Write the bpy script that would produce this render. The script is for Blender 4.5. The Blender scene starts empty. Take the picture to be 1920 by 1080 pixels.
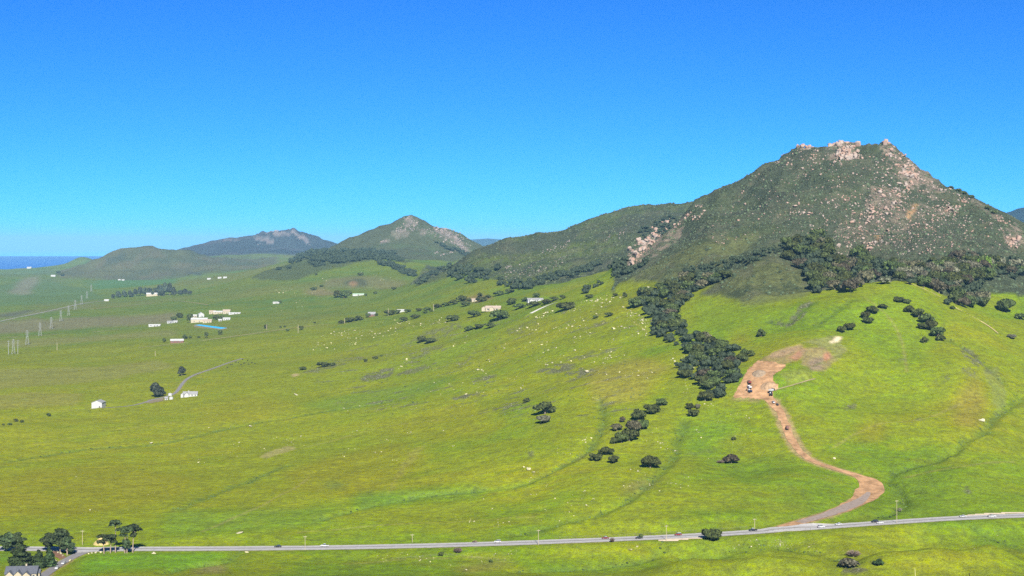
import bpy, bmesh, math, random
import numpy as np
from mathutils import Vector, Matrix, noise as mnoise

random.seed(7)
RNG = np.random.default_rng(11)
scene = bpy.context.scene
COL = scene.collection

# ------------------------------------------------------------------ camera, sky, sun, exposure
F, CX, HY, EYE = 2773.0, 960.0, 456.0, 260.0      # survey of the view: focal length and horizon row of a 1920 px wide picture, eye height
cam_data = bpy.data.cameras.new('camera')
cam_data.sensor_width = 36.0
cam_data.lens = 36.0 * F / 1920.0
cam_data.shift_y = -(540.0 - HY) / 1920.0
cam_data.clip_start = 0.5
cam_data.clip_end = 120000.0
cam = bpy.data.objects.new('camera', cam_data)
cam.location = (0, 0, EYE)
cam.rotation_euler = (math.radians(90), 0, 0)
COL.objects.link(cam)
scene.camera = cam

SUN_ELEV = math.radians(35.0)
SUN_DIR = Vector((0.14, -1.0, 0)).normalized() * math.cos(SUN_ELEV) + Vector((0, 0, math.sin(SUN_ELEV)))
world = bpy.data.worlds.new('World')
scene.world = world
world.use_nodes = True
wn = world.node_tree
sky = wn.nodes.new('ShaderNodeTexSky')
sky.sky_type = 'NISHITA'
sky.sun_disc = False
sky.sun_elevation = SUN_ELEV
sky.sun_rotation = math.atan2(SUN_DIR.x, SUN_DIR.y)
sky.altitude = 260
sky.air_density = 0.5
sky.dust_density = 0.0
sky.ozone_density = 2.0
tint = wn.nodes.new('ShaderNodeVectorMath')          # clear, deep blue winter sky
tint.operation = 'MULTIPLY'
tint.inputs[1].default_value = (0.11, 0.57, 1.16)
wn.links.new(sky.outputs[0], tint.inputs[0])
wn.links.new(tint.outputs[0], wn.nodes['Background'].inputs[0])
wn.nodes['Background'].inputs[1].default_value = 0.052

sun_data = bpy.data.lights.new('sun', 'SUN')
sun_data.energy = 4.6
sun_data.angle = math.radians(0.53)
sun_data.color = (1.0, 0.955, 0.88)
sun = bpy.data.objects.new('sun', sun_data)
sun.rotation_euler = SUN_DIR.to_track_quat('Z', 'Y').to_euler()
COL.objects.link(sun)

scene.view_settings.view_transform = 'Standard'
scene.view_settings.look = 'None'
scene.view_settings.gamma = 1.0
scene.view_settings.use_curve_mapping = False
scene.view_settings.exposure = 1.35
scene.cycles.max_bounces = 5
scene.cycles.volume_bounces = 0
scene.cycles.use_denoising = False

# ------------------------------------------------------------------ helpers
def tag(o, label=None, category=None, group=None, kind=None):
    if label: o['label'] = label
    if category: o['category'] = category
    if group: o['group'] = group
    if kind: o['kind'] = kind
    return o

def link(o, parent=None):
    COL.objects.link(o)
    if parent is not None: o.parent = parent
    return o

def empty(name, loc=(0, 0, 0), rz=0.0):
    o = bpy.data.objects.new(name, None)
    o.empty_display_size = 1.0
    o.location = loc
    o.rotation_euler = (0, 0, rz)
    return link(o)

def mesh_np(name, verts, faces, smooth=False):
    """verts (n,3), faces list of (m,k) arrays"""
    me = bpy.data.meshes.new(name)
    verts = np.asarray(verts, np.float32)
    if not isinstance(faces, (list, tuple)): faces = [faces]
    faces = [np.asarray(f, np.int32) for f in faces if len(f)]
    loops = np.concatenate([f.ravel() for f in faces])
    tot = np.concatenate([np.full(len(f), f.shape[1], np.int32) for f in faces])
    start = np.concatenate([[0], np.cumsum(tot)[:-1]]).astype(np.int32)
    me.vertices.add(len(verts)); me.vertices.foreach_set('co', verts.ravel())
    me.loops.add(len(loops)); me.loops.foreach_set('vertex_index', loops)
    me.polygons.add(len(tot)); me.polygons.foreach_set('loop_start', start)
    me.polygons.foreach_set('loop_total', tot)
    if smooth: me.polygons.foreach_set('use_smooth', np.ones(len(tot), bool))
    me.update(calc_edges=True)
    return me

def obj(name, me, mat=None, parent=None, loc=None, rz=None, scale=None):
    o = bpy.data.objects.new(name, me)
    if mat is not None and len(me.materials) == 0: me.materials.append(mat)
    link(o, parent)
    if loc is not None: o.location = loc
    if rz is not None: o.rotation_euler = (0, 0, rz)
    if scale is not None: o.scale = scale if hasattr(scale, '__len__') else (scale,) * 3
    return o

class MB:
    """collects simple solids into one mesh"""
    def __init__(s): s.v, s.f = [], []
    def add(s, vs, fs):
        n = len(s.v); s.v += [tuple(p) for p in vs]; s.f += [tuple(i + n for i in f) for f in fs]; return s
    def box(s, c, d, rz=0.0):
        x, y, z = d[0] / 2, d[1] / 2, d[2] / 2
        ca, sa = math.cos(rz), math.sin(rz)
        P = []
        for k in (-z, z):
            for (a, b) in ((-x, -y), (x, -y), (x, y), (-x, y)):
                P.append((c[0] + a * ca - b * sa, c[1] + a * sa + b * ca, c[2] + k))
        return s.add(P, [(3, 2, 1, 0), (4, 5, 6, 7), (0, 1, 5, 4), (1, 2, 6, 5), (2, 3, 7, 6), (3, 0, 4, 7)])
    def prism(s, prof, y0, y1):
        """closed profile in (x,z), extruded along y"""
        n = len(prof)
        P = [(x, y0, z) for x, z in prof] + [(x, y1, z) for x, z in prof]
        return s.add(P, [tuple(range(n)), tuple(range(2 * n - 1, n - 1, -1))] + [(i, i + n, (i + 1) % n + n, (i + 1) % n) for i in range(n)])
    def tube(s, p0, p1, r0, r1=None, n=6):
        r1 = r0 if r1 is None else r1
        p0, p1 = Vector(p0), Vector(p1)
        q = (p1 - p0).to_track_quat('Z', 'Y')
        P = []
        for p, r in ((p0, r0), (p1, r1)):
            for k in range(n):
                a = 2 * math.pi * k / n
                P.append(p + q @ Vector((r * math.cos(a), r * math.sin(a), 0)))
        return s.add(P, [(i, (i + 1) % n, (i + 1) % n + n, i + n) for i in range(n)] + [tuple(range(n - 1, -1, -1)), tuple(range(n, 2 * n))])
    def mesh(s, name='mesh'):
        me = bpy.data.meshes.new(name); me.from_pydata(s.v, [], s.f); me.update(); return me
    def build(s, name, mat, parent=None, **k): return obj(name, s.mesh(name), mat, parent, **k)

def copy_tree(o, parent=None):
    c = o.copy(); COL.objects.link(c); c.parent = parent
    for ch in list(o.children): copy_tree(ch, c)
    return c

# ------------------------------------------------------------------ noise
def _hash(ix, iy, seed):
    h = (ix.astype(np.int64) * 374761393 + iy.astype(np.int64) * 668265263 + seed * 974634777) & 0xFFFFFFFF
    h = ((h ^ (h >> 13)) * 1274126177) & 0xFFFFFFFF
    h = (h ^ (h >> 16)) & 0xFFFFFF
    return h.astype(np.float32) / 16777215.0
def vnoise(x, y, seed=0):
    x0, y0 = np.floor(x), np.floor(y)
    fx, fy = (x - x0).astype(np.float32), (y - y0).astype(np.float32)
    fx = fx * fx * (3 - 2 * fx); fy = fy * fy * (3 - 2 * fy)
    a, b = _hash(x0, y0, seed), _hash(x0 + 1, y0, seed)
    c, d = _hash(x0, y0 + 1, seed), _hash(x0 + 1, y0 + 1, seed)
    return (a + (b - a) * fx) * (1 - fy) + (c + (d - c) * fx) * fy
def fbm(x, y, seed=0, octv=4, gain=0.5):
    s, a, t = 0.0, 1.0, 0.0
    for k in range(octv):
        r = 0.6 * k + 0.3
        ca, sa = math.cos(r), math.sin(r)
        s = s + a * (vnoise((x * ca - y * sa) * 2 ** k, (x * sa + y * ca) * 2 ** k, seed + k * 17) * 2 - 1)
        t += a; a *= gain
    return s / t
def sstep(x, a, b):
    t = np.clip((x - a) / (b - a), 0, 1); return t * t * (3 - 2 * t)

# ------------------------------------------------------------------ terrain: surveyed heights, (column px, distance, row py) or height
cols = {
 -700: [(985,1026),(1400,860),(2000,735),(2800,655),(4000,600),(6000,552),(7500,530),'z',(9000,70),(12000,20),(15000,-12)],
 -250: [(985,1029),(1400,862),(2000,737),(2800,655),(4000,594),(6000,548),(7500,518),'z',(9000,70),(12000,20),(15000,-12)],
 0:    [(979,1029),(1100,966),(1400,863),(1800,772),(2300,700),(2800,652),(3400,613),(4200,580),(5000,560),(6000,541),(7000,525),(7500,515),'z',(8500,70),(10000,84),(11500,40),(14000,4),(16000,-15)],
 100:  [(978,1030),(1100,965),(1400,862),(1800,770),(2300,695),(2800,645),(3400,607),(4200,575),(5000,556),(6000,540),(7000,524),(7500,516),'z',(8500,70),(9800,80),(11500,40),(14000,0),(16000,-15)],
 200:  [(977,1030),(1100,964),(1400,861),(1800,768),(2300,691),(2800,640),(3500,592),(4500,562),(5500,545),(6500,533),(7200,526),(7800,510),(8300,487),(8600,475),'z',(9500,70),(12000,20),(15000,-15)],
 300:  [(976,1029.5),(1100,962),(1400,860),(1800,765),(2300,687),(2800,634),(3400,592),(4200,564),(5000,547),(6000,533),(7200,524),(7800,505),(8200,480),(8500,465.5),'z',(9200,120),(11000,60),(14000,20)],
 400:  [(976,1029),(1100,960),(1400,856),(1800,758),(2300,682),(2800,629),(3300,594),(3900,563),(4500,543),(5200,529),(6200,519),(7300,512),(7900,500),(8400,484),'z',(9000,140),(9800,170)],
 500:  [(976,1028),(1100,958),(1400,850),(1800,750),(2200,681),(2600,633),(3000,599),(3500,568),(4000,540),(4400,517),(4550,508),'z',(5000,130),(6500,100),(8000,140),(8800,166),(10000,190)],
 600:  [(976,1027),(1100,955),(1400,846),(1800,744),(2200,673),(2600,625),(2900,600),(3200,580),(3600,555),(4000,530),(4350,505),(4650,488),(4800,477),'z',(5200,170),(6200,180),(8500,150),(10500,170)],
 700:  [(975,1026),(1100,950),(1400,838),(1800,730),(2200,660),(2500,622),(2750,600),(3000,580),(3400,560),(3800,540),(4200,510),(4500,487),(4750,476),'z',(5000,205),(5400,222)],
 800:  [(975,1024),(1100,945),(1350,836),(1700,727),(2050,654),(2300,615),(2550,592),(2800,575),(3100,550),(3400,530),(3500,525),(3900,513),(4400,498),(5300,486)],
 900:  [(975,1021),(1100,935),(1300,835),(1600,732),(1900,665),(2150,618),(2350,590),(2550,573),(2750,550),(2950,527),(3150,501),(3350,467),'z',(3800,180),(4600,130),(6500,150)],
 1000: [(976,1018),(1100,925),(1250,835),(1500,738),(1750,665),(2000,608),(2150,580),(2280,566),(2450,556),(2700,535),(3000,500),(3200,470),(3400,441),'z',(4000,190),(4800,120),(7000,100)],
 1100: [(980,1014),(1100,908),(1250,815),(1450,720),(1700,640),(1900,590),(2050,556),(2150,545),'z',(2350,172),(2600,195),(2900,231),(3200,267),(3500,300.5),(4200,200),(5500,130)],
 1200: [(983,1009.5),(1100,905),(1200,845),(1350,755),(1500,682),(1700,612),(1850,567),(2000,534),(2120,500),(2200,478),(2260,462),'z',(2450,215),(2750,218),(3000,247),(3300,305),(3650,349),(4300,200),(5500,150)],
 1300: [(987,1004.5),(1150,870),(1300,772),(1500,665),(1700,590),(1850,540),(2050,470),(2300,410),(2440,386),'z',(2700,240),(3000,260),(3300,310),(3550,340),(4300,200)],
 1400: [(993,998.5),(1150,880),(1300,762),(1450,665),(1600,594),(1700,560),(1850,510),(2050,455),(2300,380),(2500,336),'z',(2800,240),(3400,260),(4500,150)],
 1500: [(1000,991.5),(1120,888),(1250,793),(1350,702),(1450,640),(1550,600),(1650,560),(1800,500),(1950,450),(2200,367),(2480,278),'z',(2800,260),(3400,200),(4500,120)],
 1600: [(1008,984.5),(1100,922),(1200,842),(1350,735),(1450,650),(1550,590),(1650,545),(1700,527),(1760,518),(1900,480),(2150,390),(2480,274),'z',(2800,260),(3400,180),(4500,100)],
 1700: [(1016,978),(1100,930),(1200,850),(1350,740),(1450,660),(1550,600),(1650,545),(1690,528),(1750,525),(1900,481),(2150,400),(2400,306),'z',(2750,240),(3400,150)],
 1800: [(1024,971.5),(1120,902),(1250,805),(1400,690),(1550,615),(1680,570),(1800,520),(1950,460),(2290,364),'z',(2600,230),(3300,140)],
 1920: [(1030,967),(1120,917),(1250,835),(1400,730),(1550,650),(1700,590),(1850,533),(2000,482),(2140,440),'z',(2450,210),(3200,120),(5000,80)],
 2150: [(1042,960),(1250,850),(1550,680),(1850,570),(2000,520),'z',(2400,190),(3200,110),(6000,60)],
 2600: [(1060,945),(1400,790),(1900,650),(2400,590),'z',(3200,100),(6000,50)],
}
P = []
for px, lst in cols.items():
    zmode = False
    for it in lst:
        if it == 'z': zmode = True; continue
        d, q = it
        py = HY + F * (EYE - q) / d if zmode else q
        P.append((px, d, py))
    # the near slope that falls from the eye to the road, wholly below the frame
    right = float(np.clip((px - 1150) / 500, 0, 1))
    for d, z in ((3, 257.9), (8, 256.6), (20, 252.0), (50, 241.0), (120, 218.0), (260, 184.0), (450, 140.0), (650, 100.0 + 3 * right), (780, 76.0 + 5 * right), (870, 61.0 + 3.5 * right), (925, 56.5 + 5 * right)):
        P.append((px, d, HY + F * (EYE - z) / d))
def crest(pts):
    for px, py, d in pts: P.append((px, d, py))
def back(pts):
    for px, d, z in pts: P.append((px, d, HY + F * (EYE - z) / d))
crest([(1140,542,2120),(1180,492,2200),(1240,446,2330),(1270,423,2390),(1340,372,2460),(1370,356,2480),(1420,329,2510),(1450,305,2500),(1478,289,2490),(1510,277,2480),(1530,280,2480),(1555,272,2490),
       (1578,268,2490),(1620,277,2470),(1645,277,2455),(1662,274,2450),(1680,287,2430),(1720,320,2390),(1755,342,2350),(1830,381,2260),(1870,405,2200),(1895,422,2165),(1960,458,2110),(2050,500,2050)])
crest([(880,476,3330),(930,456,3340),(960,448,3370),(1025,436,3430),(1045,435,3440),(1062,436,3450),(1130,408,3540),(1160,397,3580),(1215,385,3640),(1235,388,3650),(1250,383,3660),(1275,385,3640),(1300,380,3600),(1330,385,3560)])
crest([(625,463,6100),(660,449,6150),(700,434,6200),(735,421,6200),(755,407,6200),(764,402,6200),(770,399.5,6200),(777,402,6200),(785,405,6200),(805,415,6150),(830,421,6100),(845,431,6050),(860,446,6000),(880,463,5950),(895,471,5900),(910,480,5850)])
crest([(640,483,5500),(770,468,5700),(830,475,5600),(880,482,5600),(740,480,5400)])
back([(640,7000,180),(700,7200,180),(770,7400,180),(840,7200,170),(900,6900,140)])
crest([(440,451,11500),(460,452,11500),(488,445,11500),(508,433,11500),(518,427,11500),(525,425.5,11500),(538,429,11500),(548,428,11500),(566,434,11500),(582,446,11480),(596,460,11400)])
crest([(362,467,11300),(385,461,11400),(400,453,11500),(430,448,11500),(450,453,11500),(475,450,11500),(560,432,11500),(575,440,11500),(590,456,11400),(603,466,11300),(625,475,11200)])
crest([(380,478,10300),(430,474,10400),(480,474,10400),(530,470,10500),(575,476,10500)])
back([(362,12600,150),(430,13000,150),(520,13000,150),(600,13000,140)])
crest([(130,506,8900),(160,497,8800),(180,486,8700),(235,465,8500),(265,461,8500),(290,464,8450),(303,467.5,8450),(320,462,8450),(345,463.5,8450),(370,471,8400),(430,493,8300),(470,505,8150)])
crest([(120,496,10800),(138,487,10800),(155,482,10800),(175,488,10800),(195,494,10600)])
crest([(1440,468,1860),(1470,462,1880),(1410,500,1840),(1350,516,1840),(1330,505,1900),(1490,470,1960),(1540,455,2020)])
crest([(1650,531,1680),(1625,538,1660),(1690,530,1690),(1735,560,1640),(1590,580,1560)])
# small knoll and gully in front of the road
back([(1300,905,68),(1420,895,72),(1500,890,70),(1590,905,66),(1250,930,60),(1500,945,60.5),(1650,900,72),(1750,905,75),(1850,920,74),(1600,955,62)])
P = np.array(P, float)
cu, cv, ce = (P[:, 0] - CX) / F, np.log(P[:, 1]), (P[:, 2] - HY) / F
# drop near-duplicate controls
keep = []
for i in range(len(P)):
    if all((cu[i] - cu[j]) ** 2 + (cv[i] - cv[j]) ** 2 > 0.006 ** 2 for j in keep): keep.append(i)
cu, cv, ce = cu[keep], cv[keep], ce[keep]
def tps_k(r2): return 0.5 * r2 * np.log(r2 + 1e-12)
n = len(cu)
K = tps_k((cu[:, None] - cu) ** 2 + (cv[:, None] - cv) ** 2) + np.eye(n) * 2e-6
A = np.zeros((n + 3, n + 3)); A[:n, :n] = K; A[:n, n] = A[n, :n] = 1; A[:n, n + 1] = A[n + 1, :n] = cu; A[:n, n + 2] = A[n + 2, :n] = cv
wts = np.linalg.solve(A, np.concatenate([ce, np.zeros(3)]))
def eval_tps(U, V):
    out = np.empty(U.size, np.float64); Uf, Vf = U.ravel(), V.ravel()
    for i in range(0, U.size, 20000):
        r2 = (Uf[i:i + 20000, None] - cu) ** 2 + (Vf[i:i + 20000, None] - cv) ** 2
        out[i:i + 20000] = tps_k(r2) @ wts[:n] + wts[n] + wts[n + 1] * Uf[i:i + 20000] + wts[n + 2] * Vf[i:i + 20000]
    return out.reshape(U.shape)

us = np.concatenate([np.linspace(-0.62, -0.362, 36)[:-1], np.linspace(-0.362, 0.362, 860), np.linspace(0.362, 0.62, 36)[1:]])
vs = np.concatenate([np.log(np.geomspace(3, 780, 46))[:-1], np.log(np.geomspace(780, 2750, 600))[:-1], np.log(np.geomspace(2750, 6400, 170))[:-1], np.log(np.geomspace(6400, 16500, 110))])
uc, vc = us[np.unique(np.r_[0:len(us):3, len(us) - 1])], vs[np.unique(np.r_[0:len(vs):3, len(vs) - 1])]
EC = eval_tps(*np.meshgrid(uc, vc))
def upsample(G):
    T = np.empty((len(vc), len(us)))
    for i in range(len(vc)): T[i] = np.interp(us, uc, G[i])
    R = np.empty((len(vs), len(us)))
    for j in range(len(us)): R[:, j] = np.interp(vs, vc, T[:, j])
    return R
E0 = upsample(EC)
UU, VV = np.meshgrid(us, vs)
DD = np.exp(VV)
XX = UU * DD
PX = CX + F * UU
PY0 = HY + F * E0                       # row at which the smooth ground would appear
ZZ = EYE - E0 * DD
NR, NC = ZZ.shape

def sample(G, x, y):
    x, y = np.asarray(x, float), np.asarray(y, float)
    ci = np.interp(x / y, us, np.arange(NC)); ri = np.interp(np.log(y), vs, np.arange(NR))
    c0 = np.clip(ci.astype(int), 0, NC - 2); r0 = np.clip(ri.astype(int), 0, NR - 2)
    fc, fr = ci - c0, ri - r0
    return (G[r0, c0] * (1 - fc) + G[r0, c0 + 1] * fc) * (1 - fr) + (G[r0 + 1, c0] * (1 - fc) + G[r0 + 1, c0 + 1] * fc) * fr
def ground(x, y): return float(sample(ZZ, x, y))
def cast(px, py, G=None, dmin=860.0, dmax=16000.0):
    """where the line of sight through (px,py) meets the ground"""
    G = ZZ if G is None else G
    u = (px - CX) / F
    ci = float(np.interp(u, us, np.arange(NC))); c0 = min(int(ci), NC - 2); fc = ci - c0
    z = G[:, c0] * (1 - fc) + G[:, c0 + 1] * fc
    d = np.exp(vs)
    row = HY + F * (EYE - z) / d
    ok = np.where((row <= py) & (d >= dmin) & (d <= dmax))[0]
    if len(ok) == 0:
        m = (d >= dmin) & (d <= dmax); i = int(np.argmin(np.where(m, row, 1e9)))
        return Vector((u * d[i], d[i], z[i]))
    i = ok[0]
    if i > 0 and row[i - 1] > py and d[i - 1] >= dmin * 0.99:
        t = (row[i - 1] - py) / (row[i - 1] - row[i]); dd = d[i - 1] + t * (d[i] - d[i - 1])
    else: dd = d[i]
    return Vector((u * dd, dd, ground(u * dd, dd) if G is ZZ else float(sample(G, u * dd, dd))))

def inpoly(px, py, poly):
    m = np.zeros(px.shape, bool)
    xs = [p[0] for p in poly]; ys = [p[1] for p in poly]
    bb = (px >= min(xs) - 20) & (px <= max(xs) + 20) & (py >= min(ys) - 20) & (py <= max(ys) + 20)
    x, y = px[bb], py[bb]
    r = np.zeros(x.shape, bool)
    j = len(poly) - 1
    for i in range(len(poly)):
        xi, yi = poly[i]; xj, yj = poly[j]
        if yi != yj:
            c = ((yi > y) != (yj > y)) & (x < (xj - xi) * (y - yi) / (yj - yi) + xi)
            r ^= c
        j = i
    m[bb] = r
    return m
# ------------------------------------------------------------------ ground cover regions
def near_line(pts, reach, X=None, Y=None):
    """distance of ground vertices to a plan polyline, and the height carried along it; only inside its bounding box"""
    pts = np.asarray([tuple(p) for p in pts], float)
    m = (XX > pts[:, 0].min() - reach) & (XX < pts[:, 0].max() + reach) & (DD > pts[:, 1].min() - reach) & (DD < pts[:, 1].max() + reach)
    x, y = XX[m], DD[m]
    best = np.full(x.shape, 1e9); hz = np.zeros(x.shape); tt = np.zeros(x.shape)
    for i in range(len(pts) - 1):
        a, b = pts[i], pts[i + 1]
        ab = b[:2] - a[:2]; L2 = max(ab @ ab, 1e-9)
        t = np.clip(((x - a[0]) * ab[0] + (y - a[1]) * ab[1]) / L2, 0, 1)
        dd = np.hypot(x - a[0] - t * ab[0], y - a[1] - t * ab[1])
        q = dd < best
        best = np.where(q, dd, best); hz = np.where(q, a[2] + t * (b[2] - a[2]), hz); tt = np.where(q, i + t, tt)
    return m, best, hz, tt
def resample(pts, step):
    pts = [Vector(p) for p in pts]
    # Catmull-Rom through the points
    out = []
    for i in range(len(pts) - 1):
        p0, p1, p2, p3 = pts[max(i - 1, 0)], pts[i], pts[i + 1], pts[min(i + 2, len(pts) - 1)]
        k = max(2, int((p2 - p1).length / step))
        for j in range(k):
            t = j / k
            out.append(0.5 * ((2 * p1) + (p2 - p0) * t + (2 * p0 - 5 * p1 + 4 * p2 - p3) * t * t + (3 * p1 - p0 - 3 * p2 + p3) * t ** 3))
    out.append(pts[-1])
    return out

w1 = fbm(XX / 60, DD / 60, 5, 3); w2 = fbm(XX / 60, DD / 60, 55, 3); w3 = fbm(XX / 7, DD / 7, 6, 2); w4 = fbm(XX / 7, DD / 7, 66, 2)
sc_w = np.clip(2200 / DD, 0.35, 1.6)
WX = PX + (w1 * 7 + w3 * 2.5) * sc_w
WY = PY0 + (w2 * 4 + w4 * 1.5) * sc_w
def reg(poly, d0=0, d1=1e9): return inpoly(WX, WY, poly) & (DD > d0) & (DD < d1)
def blur(M, k=2, it=2):
    M = M.astype(np.float32)
    for _ in range(it):
        for ax in (0, 1):
            c = np.cumsum(np.pad(M, [(k + 1, k) if a == ax else (0, 0) for a in (0, 1)], mode='edge'), axis=ax)
            M = (np.take(c, range(2 * k + 1, c.shape[ax]), ax) - np.take(c, range(0, c.shape[ax] - 2 * k - 1), ax)) / (2 * k + 1)
    return M

bishop = reg([(1150,548),(1160,530),(1180,522),(1215,526),(1262,531),(1300,546),(1330,532),(1345,540),(1310,552),(1360,553),(1385,565),(1405,574),(1450,568),(1500,557),(1530,548),(1600,520),(1640,526),(1700,524),(1745,546),(1790,563),(1830,548),(1870,548),(1915,556),(2000,560),(3200,600),(3200,150),(1150,150)], 1690, 3000)
bishop |= (DD > 2120) & (DD < 3000) & (PX > 1190)
chumash = reg([(770,535),(835,520),(880,508),(930,522),(960,530),(1000,534),(1060,527),(1120,508),(1160,500),(1420,520),(1420,330),(870,330),(850,470),(800,500)], 2580, 4600)
romauldo = (DD > 5250) & (DD < 7600) & (PX > 560)
romauldo &= ~reg([(805,505),(815,492),(870,489),(905,494),(880,510),(830,520)], 4000, 5600)
woodhill = reg([(470,520),(500,505),(535,488),(560,474),(640,462),(745,466),(775,490),(760,497),(735,486),(700,486),(660,492),(640,500),(600,507),(560,522),(520,524)], 4150, 5200)
hollister = (DD > 9900) & (PX > 330) & (PX < 660)
lefthill = (DD > 7350) & (DD < 9600) & (PX > 110) & (PX < 520)
brushm = (bishop | chumash).astype(np.float32)
rough = np.clip(blur(bishop, 5, 2) + blur(chumash, 4, 2) + 0.8 * blur(romauldo, 4, 2) + 0.5 * blur(woodhill, 4, 1), 0, 1)

# relief
zb = ZZ.copy()
field = sstep(DD, 3, 200)
ZZ = ZZ + field * (4.4 * fbm(XX / 170, DD / 170, 1, 3) + 1.0 * fbm(XX / 42, DD / 42, 2, 3) + 0.22 * fbm(XX / 11, DD / 11, 3, 2)) * np.clip(1.25 - rough, 0, 1)
gul = 1 - np.abs(fbm(XX / 95, DD / 150, 9, 4)) * 2
ZZ = ZZ + blur(bishop, 5, 2) * (15 * (gul - 0.6) + 3.0 * fbm(XX / 34, DD / 34, 10, 3) + 1.3 * fbm(XX / 10, DD / 10, 12, 2))
ZZ = ZZ + blur(chumash, 4, 2) * (13 * (1 - np.abs(fbm(XX / 170, DD / 240, 19, 4)) * 2 - 0.6) + 4 * fbm(XX / 40, DD / 40, 20, 3))
ZZ = ZZ + blur(romauldo, 4, 2) * (22 * (1 - np.abs(fbm(XX / 240, DD / 380, 29, 4)) * 2 - 0.62) + 7 * fbm(XX / 60, DD / 60, 30, 3))
ZZ = ZZ + blur(hollister, 3, 2) * (24 * (1 - np.abs(fbm(XX / 420, DD / 520, 39, 4)) * 2 - 0.62) + 14 * fbm(XX / 120, DD / 120, 40, 3))
ZZ = ZZ + blur(lefthill, 3, 2) * (30 * (1 - np.abs(fbm(XX / 300, DD / 420, 49, 4)) * 2 - 0.6))
ZZ = ZZ + sstep(DD, 2600, 4200) * np.clip(1 - rough, 0, 1) * 9 * fbm(XX / 380, DD / 380, 59, 4)
# crags on the summit ridges: broken, stepped rock
def crag(line, reach, amp, lam, seed):
    pts = [((px - CX) / F * d, d, 0) for px, d in line]
    m, dist, _, _ = near_line(pts, reach)
    k = np.zeros(ZZ.shape); k[m] = np.clip(1 - dist / reach, 0, 1) ** 0.7
    return k * amp * (np.abs(fbm(XX / lam, DD / lam, seed, 3)) * 2.2 - 0.35)
ZZ = ZZ + crag([(1490,2485),(1515,2480)], 35, 5, 22, 71) + crag([(1560,2488),(1605,2480)], 55, 7, 24, 72) + crag([(1648,2452),(1700,2410),(1760,2345),(1800,2300)], 38, 6, 22, 73)
ZZ = ZZ + crag([(745,6190),(800,6150),(850,6030),(890,5920)], 160, 8, 60, 74) + crag([(480,11490),(530,11490),(590,11420)], 260, 34, 62, 75)

# drainage lines: shallow channels
def plan(pts, G=None, **k): return [cast(px, py, zb if G is None else G, **k) for px, py in pts]
CH = [
 ([(600,975),(660,958),(720,943),(800,926),(880,916),(960,907),(1020,889),(1062,868),(1100,846),(1122,815),(1132,785),(1122,752)], 5, 2.4),
 ([(960,1000),(1010,990),(1060,975),(1120,962),(1180,936),(1215,906),(1242,880),(1262,855),(1272,820),(1283,790)], 5, 1.8),
 ([(1650,968),(1690,952),(1693,934),(1674,912),(1669,894),(1700,882),(1750,868),(1788,850),(1808,830),(1842,812),(1856,795),(1872,775),(1902,757),(1911,745),(1884,722),(1862,700),(1832,672),(1800,652),(1778,640)], 5, 2.6),
 ([(1285,1044),(1340,1039),(1392,1028),(1450,1024),(1500,1029),(1560,1040),(1600,1052)], 5, 2.2),
 ([(960,1070),(1050,1066),(1130,1060),(1200,1048),(1240,1032),(1256,1020)], 5, 2.2),
 ([(310,1080),(350,1069),(400,1062),(432,1055),(443,1042),(452,1037)], 4, 2.2),
 ([(1445,600),(1475,606),(1500,584),(1522,566)], 6, 2.0),
 ([(1530,610),(1555,592),(1580,574),(1600,562)], 5, 1.5),
 ([(1925,1030),(1880,1012),(1850,1000),(1812,984)], 4, 1.5),
 ([(330,960),(400,930),(470,902),(540,876)], 6, 1.0),
 ([(0,862),(140,838),(300,828),(460,796),(560,780),(660,762),(760,748)], 7, 1.6),
]
chan = np.zeros(ZZ.shape, np.float32)
for pts, wd, dep in CH:
    line = plan(resample([Vector((a, b, 0)) for a, b in pts], 14) and [(p.x, p.y) for p in resample([Vector((a, b, 0)) for a, b in pts], 14)])
    m, dist, _, _ = near_line(line, 40)
    wob = wd * (1 + 0.5 * w3[m])
    k = np.exp(-(dist / wob) ** 2)
    ZZ[m] -= dep * k
    chan[m] = np.maximum(chan[m], k)

# roads: (px, py, distance) on a smooth gradient
HWY = [(px, d, py) for px, py, d in ((-420,1028,992),(-150,1029,984),(0,1029,979),(150,1030,976),(300,1029.5,976),(450,1028.7,976),(600,1027.3,976),(750,1024.6,975.5),(900,1020.7,976),(1050,1015.6,978.5),(1200,1009.5,983),(1350,1001.8,990),(1500,991.6,1000),(1650,981,1012),(1800,971.7,1024),(1920,967,1030.5),(2100,961,1040),(2400,952,1056))]
hwy = resample([((px - CX) / F * d, d, EYE - (py - HY) / F * d) for px, d, py in HWY], 6)
def road_line(pts, step=5):
    r = plan([(p.x, p.y) for p in resample([Vector((a, b, 0)) for a, b in pts], 8)])
    r = np.array([tuple(p) for p in r])
    for _ in range(6): r[1:-1] = 0.25 * r[:-2] + 0.5 * r[1:-1] + 0.25 * r[2:]
    return resample(r, step)
side_road = road_line([(166,1032),(140,1042),(118,1054),(96,1069),(74,1086)])
dirt_road = road_line([(1443,748),(1458,764),(1469,782),(1473,800),(1482,822),(1497,846),(1518,863),(1548,874),(1582,884),(1612,893),(1634,904),(1638,916),(1624,932),(1596,948),(1560,962),(1520,974),(1488,983),(1466,989.5)])
spur_track = road_line([(1450,732),(1480,724),(1505,716),(1528,710)])
farm_drive = road_line([(190,765),(240,762),(268,757),(286,748),(318,744),(336,736),(336,725),(345,712),(362,703),(395,693),(425,681),(455,672)])
valley_road = road_line([(0,634),(60,630),(120,626),(180,622),(240,616),(300,612)])
ranch_road = road_line([(260,652),(330,645),(400,636),(480,625),(560,614),(640,606),(720,600),(790,592)])
main_track = road_line([(-40,612),(30,596),(80,586),(120,577),(160,568),(205,564)])
hill_track = road_line([(170,580),(260,571),(330,564),(390,572)])
white_drive = road_line([(995,588),(1010,580),(1026,572),(1046,566)])
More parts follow.
